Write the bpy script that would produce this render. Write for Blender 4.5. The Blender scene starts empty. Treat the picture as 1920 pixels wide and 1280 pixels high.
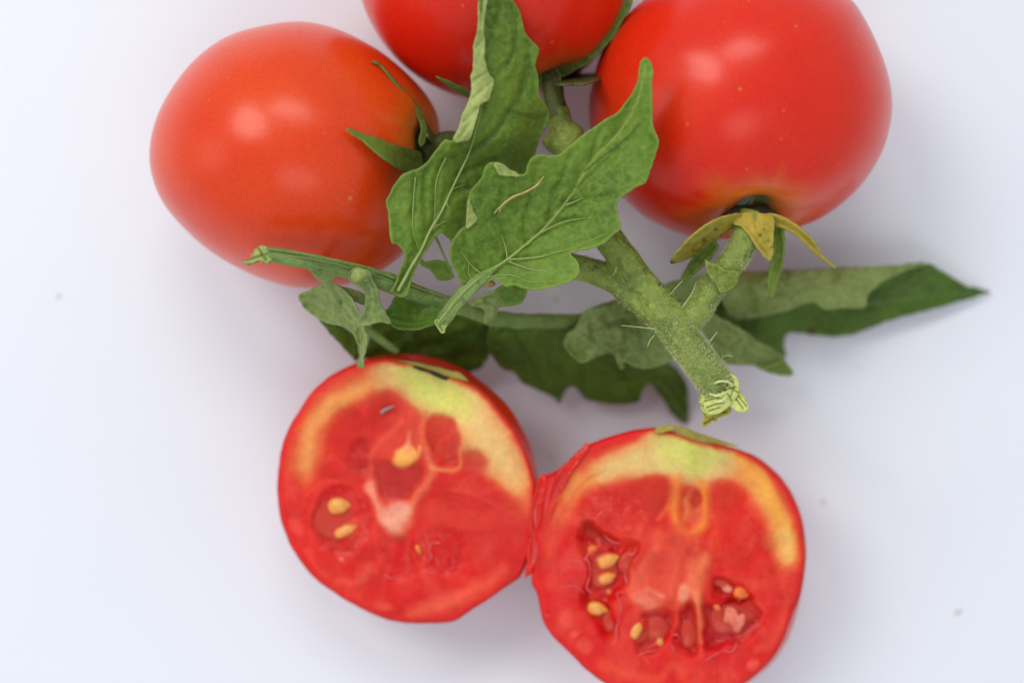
import bpy, math, random
import numpy as np
from mathutils import Vector
from mathutils.geometry import delaunay_2d_cdt

random.seed(7); rng = np.random.default_rng(7)
SC = bpy.context.scene
COL = SC.collection
S = 0.00011            # metres per unit (one unit is about a tenth of a millimetre)
D = 3200.0             # camera height above the white surface, in units

# ------------------------------------------------------------------ camera
cam_d = bpy.data.cameras.new('camera'); cam = bpy.data.objects.new('camera', cam_d); COL.objects.link(cam)
cam.location = (0, 0, D * S)
cam_d.sensor_width = 36; cam_d.lens = 36 * D / 1920
cam_d.clip_start = 0.01; cam_d.clip_end = 50
cam_d.dof.use_dof = True; cam_d.dof.focus_distance = (D - 420) * S; cam_d.dof.aperture_fstop = 5.6
SC.camera = cam

# ------------------------------------------------------------------ world and lamps
W = bpy.data.worlds.new('World'); SC.world = W; W.use_nodes = True
bg = W.node_tree.nodes['Background']; bg.inputs[0].default_value = (0.87, 0.91, 1.0, 1); bg.inputs[1].default_value = 0.61

def area(name, d, dist, size, power, col, sy=None):
    l = bpy.data.lights.new(name, 'AREA'); l.energy = power; l.color = col
    l.shape = 'ELLIPSE'; l.size = size; l.size_y = sy or size
    o = bpy.data.objects.new(name, l); COL.objects.link(o)
    v = Vector(d).normalized(); o.location = v * dist
    o.rotation_euler = v.to_track_quat('Z', 'Y').to_euler()
    return o
area('soft_light', (-0.50, 0.40, 0.80), 1.3, 0.46, 5.2, (1, 0.98, 0.95), 0.66)  # unseen soft lamps in place of bright patches of overcast sky
area('soft_light', (-0.02, 0.58, 0.80), 1.3, 0.62, 3.2, (1, 0.98, 0.97), 0.34)
area('soft_light', (0.02, -0.42, 0.85), 1.4, 0.80, 2.0, (0.92, 0.94, 1.0), 0.55)
area('soft_light', (-1.0, -0.1, 0.55), 1.5, 0.9, 1.4, (0.90, 0.94, 1.0), 0.6)

SC.view_settings.view_transform = 'Standard'; SC.view_settings.look = 'None'
SC.view_settings.exposure = 0.10; SC.view_settings.gamma = 1.0
SC.render.engine = 'CYCLES'

# ------------------------------------------------------------------ helpers
def lin(c):
    c = np.asarray(c, float) / 255.0
    return np.where(c <= 0.04045, c / 12.92, ((c + 0.055) / 1.055) ** 2.4)

def P(x, y, z):
    """point seen at x, y on the picture-sized grid, z above the table (units) -> metres"""
    k = (D - z) / D * S
    return ((x - 960) * k, (640 - y) * k, z * S)

def PV(x, y, z):
    x = np.asarray(x, float); y = np.asarray(y, float); z = np.asarray(z, float)
    k = (D - z) / D * S
    return np.stack([(x - 960) * k, (640 - y) * k, z * S], 1)

def hsh(ix, iy, iz, seed):
    h = (ix.astype(np.int64) * 374761393 + iy.astype(np.int64) * 668265263 + iz.astype(np.int64) * 2147483647 + seed * 1274126177) & 0xffffffff
    h = ((h ^ (h >> 13)) * 1274126177) & 0xffffffff
    h = h ^ (h >> 16)
    return (h & 0xffff) / 65535.0 * 2 - 1

def vnoise(x, y, z=None, seed=0):
    x = np.asarray(x, float); y = np.asarray(y, float)
    z = np.zeros_like(x) if z is None else np.asarray(z, float)
    x0 = np.floor(x); y0 = np.floor(y); z0 = np.floor(z)
    fx = x - x0; fy = y - y0; fz = z - z0
    fx = fx * fx * (3 - 2 * fx); fy = fy * fy * (3 - 2 * fy); fz = fz * fz * (3 - 2 * fz)
    r = 0
    for dx in (0, 1):
        for dy in (0, 1):
            for dz in (0, 1):
                w = (fx if dx else 1 - fx) * (fy if dy else 1 - fy) * (fz if dz else 1 - fz)
                r = r + w * hsh(x0 + dx, y0 + dy, z0 + dz, seed)
    return r

def fbm(x, y, z=None, seed=0, o=3):
    r = 0; a = 1; t = 0; f = 1
    for k in range(o):
        r = r + a * vnoise(np.asarray(x) * f, np.asarray(y) * f, None if z is None else np.asarray(z) * f, seed + k * 17)
        t += a; a *= 0.5; f *= 2.03
    return r / t

def catmull(pts, step, closed=False):
    p = np.asarray(pts, float); n = len(p); out = []
    segs = n if closed else n - 1
    for i in range(segs):
        if closed:
            a, b, c, d = p[(i - 1) % n], p[i], p[(i + 1) % n], p[(i + 2) % n]
        else:
            a, b, c, d = p[max(i - 1, 0)], p[i], p[i + 1], p[min(i + 2, n - 1)]
        L = np.linalg.norm((c - b)[:2]); m = max(1, int(L / step))
        for k in range(m):
            t = k / m
            out.append(0.5 * ((2 * b) + (-a + c) * t + (2 * a - 5 * b + 4 * c - d) * t * t + (-a + 3 * b - 3 * c + d) * t ** 3))
    if not closed: out.append(p[-1])
    return np.array(out)

def seg_dist(pl, X, Y, closed=False):
    p = np.asarray(pl, float); d = np.full(X.shape, 1e9); tt = np.zeros(X.shape)
    n = len(p)
    for i in range(n if closed else n - 1):
        a = p[i]; b = p[(i + 1) % n]; e = b - a; L2 = e[0] ** 2 + e[1] ** 2 + 1e-9
        t = np.clip(((X - a[0]) * e[0] + (Y - a[1]) * e[1]) / L2, 0, 1)
        q = np.hypot(X - a[0] - t * e[0], Y - a[1] - t * e[1])
        w = q < d; d = np.where(w, q, d); tt = np.where(w, (i + t) / max(1, n - 1), tt)
    return d, tt

def inside(pl, X, Y):
    p = np.asarray(pl, float); r = np.zeros(X.shape, bool); n = len(p)
    for i in range(n):
        x0, y0 = p[i][:2]; x1, y1 = p[(i + 1) % n][:2]
        if y0 == y1: continue
        c = (y0 > Y) != (y1 > Y)
        r ^= c & (X < (x1 - x0) * (Y - y0) / (y1 - y0) + x0)
    return r

def sdf(pl, X, Y):
    d, _ = seg_dist(pl, X, Y, True)
    return np.where(inside(pl, X, Y), -d, d)

def smooth(a, b, x):
    t = np.clip((x - a) / (b - a), 0, 1); return t * t * (3 - 2 * t)

def tps(ctrl):
    c = np.asarray(ctrl, float); n = len(c)
    if n < 3:
        return lambda X, Y: np.full(X.shape, c[:, 2].mean())
    def U(r): return np.where(r > 0, r * r * np.log(r + 1e-9), 0)
    K = U(np.hypot(c[:, None, 0] - c[None, :, 0], c[:, None, 1] - c[None, :, 1]) / 100) + np.eye(n) * 0.05
    Q = np.c_[np.ones(n), c[:, 0] / 100, c[:, 1] / 100]
    A = np.zeros((n + 3, n + 3)); A[:n, :n] = K; A[:n, n:] = Q; A[n:, :n] = Q.T
    s = np.linalg.lstsq(A, np.r_[c[:, 2], 0, 0, 0], rcond=None)[0]
    def f(X, Y):
        r = s[n] + s[n + 1] * X / 100 + s[n + 2] * Y / 100
        for i in range(n): r = r + s[i] * U(np.hypot(X - c[i, 0], Y - c[i, 1]) / 100)
        return r
    return f

ORG = {}
def link(name, verts, faces, mat, parent=None, cols=None, extra=None, origin=None, smoothed=True):
    """verts in metres, world space; the object is shifted to its parent's or its own origin"""
    v = np.asarray(verts, float)
    if parent is not None: o3 = np.array(ORG[parent.name])
    elif origin is not None: o3 = np.array(origin)
    else: o3 = np.array([v[:, 0].mean(), v[:, 1].mean(), v[:, 2].min()])
    me = bpy.data.meshes.new(name)
    me.from_pydata((v - o3).tolist(), [], [tuple(int(i) for i in f) for f in faces]); me.update()
    if smoothed: me.polygons.foreach_set('use_smooth', [True] * len(me.polygons))
    if cols is None: cols = np.zeros((len(v), 4))
    if True:
        at = me.color_attributes.new('tint', 'FLOAT_COLOR', 'POINT')
        c = np.ones((len(v), 4)); c[:, :cols.shape[1]] = cols
        at.data.foreach_set('color', c.ravel())
    for k, a in (extra or {}).items():
        at = me.attributes.new(k, 'FLOAT', 'POINT'); at.data.foreach_set('value', np.asarray(a, float))
    if mat: me.materials.append(mat)
    ob = bpy.data.objects.new(name, me); COL.objects.link(ob)
    if parent is not None: ob.parent = parent
    else: ob.location = o3
    ORG[ob.name] = tuple(o3)
    return ob

def thing(name, label, cat, xyz, group=None):
    o = bpy.data.objects.new(name, None); COL.objects.link(o); o.empty_display_size = 0.01
    p = P(*xyz); o.location = p; ORG[o.name] = p
    o['label'] = label; o['category'] = cat
    if group: o['group'] = group
    return o

def tag(o, label, cat, group=None):
    o['label'] = label; o['category'] = cat
    if group: o['group'] = group
    return o

# ------------------------------------------------------------------ materials
def mat(name):
    m = bpy.data.materials.new(name); m.use_nodes = True; nt = m.node_tree
    return m, nt, nt.nodes['Principled BSDF']

def N(nt, t, **kw):
    n = nt.nodes.new(t)
    for k, v in kw.items():
        if k in n.inputs.keys(): n.inputs[k].default_value = v
        else: setattr(n, k, v)
    return n

def noise(nt, scale, detail=3, rough=0.5):
    tc = nt.nodes.get('TC') or nt.nodes.new('ShaderNodeTexCoord'); tc.name = 'TC'
    n = nt.nodes.new('ShaderNodeTexNoise'); n.inputs['Scale'].default_value = scale; n.inputs['Detail'].default_value = detail
    n.inputs['Roughness'].default_value = rough
    nt.links.new(tc.outputs['Object'], n.inputs['Vector']); return n.outputs['Fac']

def ramp(nt, src, stops):
    r = nt.nodes.new('ShaderNodeValToRGB'); nt.links.new(src, r.inputs[0])
    e = r.color_ramp.elements
    while len(e) < len(stops): e.new(0.5)
    for i, (p, c) in enumerate(stops): e[i].position = p; e[i].color = (*c, 1)
    return r.outputs[0]

def mix(nt, fac, a, b, mode='MIX'):
    m = nt.nodes.new('ShaderNodeMix'); m.data_type = 'RGBA'; m.blend_type = mode
    for s, v in ((m.inputs[0], fac), (m.inputs[6], a), (m.inputs[7], b)):
        if hasattr(v, 'is_linked') or hasattr(v, 'links'): nt.links.new(v, s)
        else: s.default_value = v if isinstance(v, float) else (*v, 1)
    return m.outputs[2]

def bump(nt, bs, src, strength, dist):
    b = nt.nodes.new('ShaderNodeBump'); b.inputs['Strength'].default_value = strength; b.inputs['Distance'].default_value = dist
    nt.links.new(src, b.inputs['Height'])
    prev = bs.inputs['Normal']
    if prev.is_linked:
        nt.links.new(prev.links[0].from_socket, b.inputs['Normal'])
    nt.links.new(b.outputs[0], bs.inputs['Normal'])

def attr(nt, name):
    a = nt.nodes.new('ShaderNodeAttribute'); a.attribute_name = name; return a

def table_mat():
    m, nt, b = mat('white_surface')
    c = ramp(nt, noise(nt, 9, 4, 0.6), [(0.3, (0.755, 0.785, 0.825)), (0.7, (0.785, 0.812, 0.850))])
    nt.links.new(c, b.inputs['Base Color']); b.inputs['Roughness'].default_value = 0.55
    b.inputs['Specular IOR Level'].default_value = 0.3
    bump(nt, b, noise(nt, 1400, 2), 0.12, 0.0001)
    return m

def skin_mat(name, red, orange, deep):
    m, nt, b = mat(name)
    a = ramp(nt, noise(nt, 28, 3, 0.5), [(0.35, tuple(red)), (0.68, tuple(orange))])
    a = mix(nt, ramp(nt, noise(nt, 45, 2), [(0.45, (0, 0, 0)), (0.75, (0.6,) * 3)]), a, tuple(deep))
    t = attr(nt, 'tint')
    a = mix(nt, t.outputs['Alpha'], a, t.outputs['Color'])
    # tiny pale corky specks
    v = nt.nodes.new('ShaderNodeTexVoronoi'); v.inputs['Scale'].default_value = 240
    nt.links.new(nt.nodes['TC'].outputs['Object'], v.inputs['Vector'])
    sp = ramp(nt, v.outputs['Distance'], [(0.03, (0.35,) * 3), (0.10, (0, 0, 0))])
    a = mix(nt, sp, a, (0.8, 0.22, 0.06))
    a = mix(nt, 1.0, a, ramp(nt, noise(nt, 1500, 2, 0.6), [(0.3, (0.93, 0.88, 0.9)), (0.7, (1.05, 1.12, 1.1))]), 'MULTIPLY')
    w2 = nt.nodes.new('ShaderNodeTexVoronoi'); w2.inputs['Scale'].default_value = 95; w2.inputs['Randomness'].default_value = 1
    nt.links.new(nt.nodes['TC'].outputs['Object'], w2.inputs['Vector'])
    a = mix(nt, ramp(nt, w2.outputs['Distance'], [(0.025, (0.45,) * 3), (0.05, (0, 0, 0))]), a, (0.60, 0.30, 0.12))
    nt.links.new(a, b.inputs['Base Color'])
    b.inputs['Roughness'].default_value = 0.31; b.inputs['IOR'].default_value = 1.42
    b.inputs['Specular Tint'].default_value = (1, 0.72, 0.60, 1)
    b.inputs['Subsurface Weight'].default_value = 0.15; b.inputs['Subsurface Scale'].default_value = 0.003
    b.inputs['Subsurface Radius'].default_value = (1, 0.2, 0.08)
    b.inputs['Coat Weight'].default_value = 0.22; b.inputs['Coat Roughness'].default_value = 0.22
    bump(nt, b, noise(nt, 900, 2), 0.04, 0.0002)
    bump(nt, b, noise(nt, 90, 3), 0.10, 0.0006)
    return m

def leaf_mat(name, dark, light, vein, rough=0.52, trans=0.25, veinmix=0.75):
    m, nt, b = mat(name)
    c = ramp(nt, noise(nt, 50, 4, 0.6), [(0.32, tuple(np.array(dark) * 0.78)), (0.5, tuple((np.array(dark) + np.array(light)) / 2)), (0.70, tuple(np.array(light) * 1.12))])
    f = noise(nt, 900, 3, 0.7)
    c = mix(nt, ramp(nt, f, [(0.42, (0, 0, 0)), (0.85, (0.55,) * 3)]), c, tuple(np.minimum(1, np.array(light) * 1.7 + 0.01)))
    # fine net of veinlets
    v = nt.nodes.new('ShaderNodeTexVoronoi'); v.feature = 'DISTANCE_TO_EDGE'; v.inputs['Scale'].default_value = 330
    nt.links.new(nt.nodes['TC'].outputs['Object'], v.inputs['Vector'])
    net = ramp(nt, v.outputs['Distance'], [(0.0, (0.32,) * 3), (0.10, (0, 0, 0))])
    c = mix(nt, net, c, tuple(np.array(light) * 1.25))
    va = attr(nt, 'vein'); mm = nt.nodes.new('ShaderNodeMath'); mm.operation = 'MULTIPLY'; mm.inputs[1].default_value = veinmix
    nt.links.new(va.outputs['Fac'], mm.inputs[0])
    c = mix(nt, mm.outputs[0], c, tuple(vein))
    ra = attr(nt, 'rim'); mm = nt.nodes.new('ShaderNodeMath'); mm.operation = 'MULTIPLY'; mm.inputs[1].default_value = 0.32
    nt.links.new(ra.outputs['Fac'], mm.inputs[0])
    c = mix(nt, mm.outputs[0], c, tuple(vein))
    t = attr(nt, 'tint'); c = mix(nt, t.outputs['Alpha'], c, t.outputs['Color'])
    nt.links.new(c, b.inputs['Base Color'])
    b.inputs['Roughness'].default_value = rough; b.inputs['Specular IOR Level'].default_value = 0.22
    b.inputs['Sheen Weight'].default_value = 0.0; b.inputs['Sheen Roughness'].default_value = 0.5
    bump(nt, b, v.outputs['Distance'], 0.16, 0.0006)
    bump(nt, b, f, 0.35, 0.0003)
    bump(nt, b, noise(nt, 220, 3), 0.22, 0.0009)
    tr = nt.nodes.new('ShaderNodeBsdfTranslucent'); nt.links.new(c, tr.inputs['Color'])
    ms = nt.nodes.new('ShaderNodeMixShader'); ms.inputs[0].default_value = trans
    out = nt.nodes['Material Output']
    nt.links.new(b.outputs[0], ms.inputs[1]); nt.links.new(tr.outputs[0], ms.inputs[2]); nt.links.new(ms.outputs[0], out.inputs['Surface'])
    return m

def stem_mat(name, dark, light, fleck, grain=1000, spots=0.5):
    m, nt, b = mat(name)
    c = ramp(nt, noise(nt, 120, 4, 0.65), [(0.32, tuple(dark)), (0.68, tuple(light))])
    f = noise(nt, grain, 3, 0.7)
    c = mix(nt, ramp(nt, f, [(0.52, (0, 0, 0)), (0.72, (spots,) * 3)]), c, tuple(fleck))
    c = mix(nt, ramp(nt, noise(nt, grain * 0.6, 2), [(0.28, (0.55,) * 3), (0.4, (0, 0, 0))]), c, tuple(np.array(dark) * 0.5))
    nt.links.new(c, b.inputs['Base Color']); b.inputs['Roughness'].default_value = 0.5
    b.inputs['Specular IOR Level'].default_value = 0.4
    b.inputs['Subsurface Weight'].default_value = 0.1; b.inputs['Subsurface Scale'].default_value = 0.001
    bump(nt, b, f, 0.9, 0.0006)
    bump(nt, b, noise(nt, 260, 4), 0.6, 0.0012)
    return m

def plain_mat(name, c1, c2, scale=200, rough=0.5, sss=0.0, b_=0.3, spec=0.5):
    m, nt, b = mat(name)
    n = noise(nt, scale, 4, 0.6)
    nt.links.new(ramp(nt, n, [(0.3, tuple(c1)), (0.7, tuple(c2))]), b.inputs['Base Color'])
    b.inputs['Roughness'].default_value = rough; b.inputs['Specular IOR Level'].default_value = spec
    b.inputs['Subsurface Weight'].default_value = sss; b.inputs['Subsurface Scale'].default_value = 0.001
    bump(nt, b, n, b_, 0.0005)
    return m

def flesh_mat():
    m, nt, b = mat('cut_flesh')
    t = attr(nt, 'tint')
    g = ramp(nt, noise(nt, 1100, 3, 0.7), [(0.3, (0.90,) * 3), (0.7, (1.08,) * 3)])
    c = mix(nt, 1.0, t.outputs['Color'], g, 'MULTIPLY')
    c = mix(nt, 1.0, c, ramp(nt, noise(nt, 170, 3, 0.6), [(0.3, (0.92, 0.86, 0.86)), (0.7, (1.04, 1.1, 1.08))]), 'MULTIPLY')
    nt.links.new(c, b.inputs['Base Color'])
    r = nt.nodes.new('ShaderNodeMapRange'); nt.links.new(t.outputs['Alpha'], r.inputs[0])
    r.inputs[3].default_value = 0.45; r.inputs[4].default_value = 0.14
    nt.links.new(r.outputs[0], b.inputs['Roughness'])
    b.inputs['Specular IOR Level'].default_value = 0.22
    b.inputs['Subsurface Weight'].default_value = 0.6; b.inputs['Subsurface Scale'].default_value = 0.0022
    b.inputs['Subsurface Radius'].default_value = (1, 0.3, 0.15)
    bump(nt, b, noise(nt, 1300, 3), 0.28, 0.0003)
    bump(nt, b, noise(nt, 330, 3), 0.22, 0.0006)
    return m

M = dict(
    table=table_mat(),
    skinL=skin_mat('tomato_skin_orange', (0.72, 0.050, 0.004), (0.78, 0.085, 0.006), (0.66, 0.024, 0.004)),
    skinR=skin_mat('tomato_skin_red', (0.70, 0.018, 0.004), (0.74, 0.036, 0.005), (0.62, 0.009, 0.004)),
    leaf=leaf_mat('leaf_green', (0.088, 0.172, 0.018), (0.165, 0.270, 0.032), (0.38, 0.46, 0.10), trans=0.18),
    leafdark=leaf_mat('leaf_upper_side', (0.040, 0.088, 0.010), (0.100, 0.185, 0.018), (0.15, 0.24, 0.06), rough=0.42, trans=0.15),
    leafpale=leaf_mat('leaf_underside', (0.15, 0.22, 0.055), (0.27, 0.35, 0.10), (0.38, 0.44, 0.15), trans=0.22),
    fold=leaf_mat('leaf_fold', (0.27, 0.36, 0.085), (0.43, 0.49, 0.15), (0.48, 0.54, 0.19), trans=0.22),
    vein=plain_mat('vein', (0.22, 0.31, 0.07), (0.33, 0.40, 0.12), 300, 0.5),
    veindark=plain_mat('vein_dark', (0.05, 0.11, 0.02), (0.09, 0.17, 0.035), 300, 0.5),
    stem=stem_mat('stem_skin', (0.11, 0.17, 0.020), (0.29, 0.37, 0.055), (0.50, 0.52, 0.16)),
    stemlow=stem_mat('rachis_skin', (0.12, 0.20, 0.04), (0.21, 0.31, 0.075), (0.33, 0.38, 0.14), spots=0.25),
    stemdark=stem_mat('stalk_dark', (0.045, 0.065, 0.014), (0.11, 0.14, 0.032), (0.24, 0.20, 0.05)),
    sepal=leaf_mat('sepal_green', (0.075, 0.120, 0.012), (0.14, 0.21, 0.026), (0.24, 0.30, 0.10), trans=0.1),
    sepal2=leaf_mat('bract_green', (0.15, 0.20, 0.03), (0.27, 0.32, 0.06), (0.36, 0.40, 0.12), trans=0.1),
    sepaly=leaf_mat('sepal_yellow', (0.20, 0.19, 0.025), (0.42, 0.32, 0.04), (0.46, 0.44, 0.11), trans=0.1),
    hair=plain_mat('hair', (0.46, 0.50, 0.20), (0.66, 0.68, 0.36), 300, 0.35),
    pith=plain_mat('pith', (0.46, 0.56, 0.16), (0.66, 0.74, 0.34), 500, 0.25, 0.2, 0.5),
    brown=plain_mat('dry_brown', (0.16, 0.08, 0.02), (0.42, 0.27, 0.07), 500, 0.5),
    straw=plain_mat('dry_straw', (0.42, 0.27, 0.10), (0.62, 0.45, 0.22), 700, 0.6),
    scardark=plain_mat('dark_scar_shade', (0.012, 0.016, 0.006), (0.05, 0.05, 0.015), 600, 0.7),  # near-black: the scar slit, and painted shade in the calyx hollow
    scar=plain_mat('scar', (0.24, 0.20, 0.02), (0.46, 0.36, 0.05), 300, 0.4),
    seed=plain_mat('seed', (0.80, 0.25, 0.035), (0.85, 0.42, 0.09), 900, 0.28, 0.3, 0.3),
    seedred=plain_mat('seed_in_gel', (0.80, 0.13, 0.02), (0.86, 0.22, 0.03), 900, 0.2, 0.3, 0.2),
    flesh=flesh_mat(),
    halfskin=skin_mat('half_skin', (0.70, 0.016, 0.006), (0.74, 0.026, 0.006), (0.62, 0.010, 0.006)),
    shred=plain_mat('torn_flesh', (0.76, 0.14, 0.08), (0.82, 0.25, 0.16), 500, 0.2, 0.3, 0.4),
    crumb=plain_mat('crumb', (0.22, 0.21, 0.20), (0.36, 0.33, 0.30), 900, 0.7),
    flake=plain_mat('pale_flake', (0.50, 0.45, 0.40), (0.62, 0.56, 0.50), 600, 0.6),
    gel=None,
)
def gel_mat():
    m, nt, b = mat('gel')
    b.inputs['Base Color'].default_value = (0.92, 0.10, 0.055, 1); b.inputs['Roughness'].default_value = 0.10
    b.inputs['Specular IOR Level'].default_value = 0.35
    b.inputs['Transmission Weight'].default_value = 0.5; b.inputs['Subsurface Weight'].default_value = 0.5; b.inputs['Subsurface Scale'].default_value = 0.001; b.inputs['IOR'].default_value = 1.35
    bump(nt, b, noise(nt, 500, 3), 0.25, 0.0006)
    return m
M['gel'] = gel_mat()

# ------------------------------------------------------------------ the white surface
gx = np.linspace(-3.0, 3.0, 13)
vs = [(x, y, 0) for y in gx for x in gx]
fs = [(j * 13 + i, j * 13 + i + 1, (j + 1) * 13 + i + 1, (j + 1) * 13 + i) for j in range(12) for i in range(12)]
tb = link('tabletop', vs, fs, M['table'], origin=(0, 0, 0)); tb['kind'] = 'structure'

# ------------------------------------------------------------------ builders
def tube_mesh(path, radii, nseg=12, step=4, rough=0.0, flat=1.0, seed=1, ridge=0.0):
    """path [(x,y,z)], radii per path point, in units. Returns verts (metres), faces, (t, ang)"""
    pr = np.c_[np.asarray(path, float), np.asarray(radii, float)]
    q = catmull(pr, step)
    p = q[:, :3]; r = np.maximum(q[:, 3], 0.15)
    k = (D - p[:, 2]) / D
    W3 = np.stack([(p[:, 0] - 960) * k, (640 - p[:, 1]) * k, p[:, 2]], 1)
    n = len(W3)
    T = np.gradient(W3, axis=0); T /= np.linalg.norm(T, axis=1)[:, None] + 1e-9
    up = np.array([0, 0, 1.0]) if abs(T[:, 2]).mean() < 0.8 else np.array([0, 1.0, 0])
    A = np.cross(T, up); A /= np.linalg.norm(A, axis=1)[:, None] + 1e-9
    B = np.cross(A, T)
    ang = np.linspace(0, 2 * math.pi, nseg, endpoint=False)
    V = []
    for i in range(n):
        rr = r[i] * k[i] * np.ones(nseg)
        if rough: rr = rr * (1 + rough * vnoise(np.cos(ang) * 1.7 + i * step * 0.045, np.sin(ang) * 1.7, np.full(nseg, i * step * 0.05), seed))
        if ridge: rr = rr * (1 + ridge * np.cos(ang * 5 + seed))
        V.append(W3[i] + rr[:, None] * (np.cos(ang)[:, None] * A[i] + flat * np.sin(ang)[:, None] * B[i]))
    V = np.concatenate(V)
    F = []
    for i in range(n - 1):
        for j in range(nseg):
            a = i * nseg + j; b = i * nseg + (j + 1) % nseg
            F.append((a, b, b + nseg, a + nseg))
    c0 = len(V); V = np.vstack([V, W3[0] - T[0] * r[0] * 0.35, W3[-1] + T[-1] * r[-1] * 0.35])
    for j in range(nseg):
        F.append((j, c0, (j + 1) % nseg)[::1]); F.append(((n - 1) * nseg + j, (n - 1) * nseg + (j + 1) % nseg, c0 + 1))
    return V * S, F, (W3, r * k, A, B, T)

def tube(name, path, radii, m, parent, **kw):
    V, F, _ = tube_mesh(path, radii, **kw)
    return link(name, V, F, m, parent)

def joined(name, parts, m, parent, **kw):
    VV = []; FF = []; o = 0
    for V, F in parts:
        VV.append(np.asarray(V)); FF += [tuple(i + o for i in f) for f in F]; o += len(V)
    return link(name, np.vstack(VV), FF, m, parent, **kw)

def blade(name, outline, ctrl, m, parent, veins=(), grooves=(), sp=4.0, wav=3.0, thick=2.0, vw=2.2, vh=1.5, gd=3.0, gw=6.0,
          rimw=3.0, curl=0.0, curlw=18, edge=1.2, seed=3, tint=None, smoothout=True):
    under = m in (M['leafpale'], M['leafdark'])
    if under: gd *= 1.6; wav *= 1.5; edge *= 1.5
    out = catmull(outline, sp * 0.8, True) if smoothout else np.asarray(outline, float)
    s = np.arange(len(out)) * 1.0
    nrm = np.roll(out, -1, 0) - np.roll(out, 1, 0); nrm = np.stack([nrm[:, 1], -nrm[:, 0]], 1); nrm /= np.linalg.norm(nrm, axis=1)[:, None] + 1e-9
    out = out + nrm * (fbm(out[:, 0] / 11, out[:, 1] / 11, None, seed, 2) * edge)[:, None]
    x0, y0 = out.min(0); x1, y1 = out.max(0)
    xs = []; ys = []
    j = 0; y = y0
    while y < y1:
        x = np.arange(x0 + (sp / 2 if j % 2 else 0), x1, sp); xs.append(x); ys.append(np.full(x.shape, y)); y += sp * 0.866; j += 1
    X = np.concatenate(xs); Y = np.concatenate(ys)
    X = X + rng.uniform(-.15, .15, X.shape) * sp; Y = Y + rng.uniform(-.15, .15, X.shape) * sp
    d = sdf(out, X, Y); k = d < -sp * 0.55; X = X[k]; Y = Y[k]
    n = len(out)
    pts = [Vector((float(a), float(b))) for a, b in out] + [Vector((float(a), float(b))) for a, b in zip(X, Y)]
    r = delaunay_2d_cdt(pts, [(i, (i + 1) % n) for i in range(n)], [list(range(n))], 1, 1e-5)
    vx = np.array([v.x for v in r[0]]); vy = np.array([v.y for v in r[0]])
    F = [tuple(reversed(f)) if ((vx[f[1]] - vx[f[0]]) * (vy[f[2]] - vy[f[0]]) - (vx[f[2]] - vx[f[0]]) * (vy[f[1]] - vy[f[0]])) > 0 else tuple(f) for f in r[2]]
    z = tps(ctrl)(vx, vy)
    de, _ = seg_dist(out, vx, vy, True)
    vein = np.zeros(vx.shape)
    for pl in veins:
        pl = catmull(pl, 10); dv, tt = seg_dist(pl, vx, vy)
        w = np.exp(-(dv / (vw * (1.25 - 0.6 * tt))) ** 2); vein = np.maximum(vein, w)
        z = z + vh * w - gd * 0.7 * np.exp(-(dv / (gw * 2)) ** 2)
    for pl in grooves:
        pl = catmull(pl, 10); dv, tt = seg_dist(pl, vx, vy)
        z = z - gd * np.exp(-(dv / gw) ** 2) * (1 - 0.5 * tt)
        if under: vein = np.maximum(vein, 0.55 * np.exp(-(dv / 2.6) ** 2) * (1 - 0.6 * tt))
    z = z + wav * fbm(vx / 45, vy / 45, None, seed + 5, 3) * smooth(0, 12, de + 4) + wav * 0.25 * fbm(vx / 11, vy / 11, None, seed + 9, 2)
    z = z + curl * np.exp(-(de / curlw) ** 1.3)
    rim = np.exp(-(de / rimw) ** 2)
    cols = np.zeros((len(vx), 4))
    if tint: cols = tint(vx, vy, de)
    ob = link(name, PV(vx, vy, z), F, m, parent, cols=cols, extra={'vein': vein, 'rim': rim})
    md = ob.modifiers.new('thickness', 'SOLIDIFY'); md.thickness = thick * S; md.offset = -1
    zf = tps(ctrl)
    ob_z = lambda x, y: float(zf(np.array([x * 1.0]), np.array([y * 1.0]))[0])
    return ob, ob_z

def vein_tubes(name, lines, zf, m, parent, r0=1.6, r1=0.5, lift=0.5):
    parts = []
    for pl in lines:
        pl = catmull(pl, 8)
        n = len(pl); path = [(x, y, zf(x, y) + lift) for x, y in pl]
        V, F, _ = tube_mesh(path, np.linspace(r0, r1, n), nseg=6, step=6, rough=0.25)
        parts.append((V, F))
    return joined(name, parts, m, parent)

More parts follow.
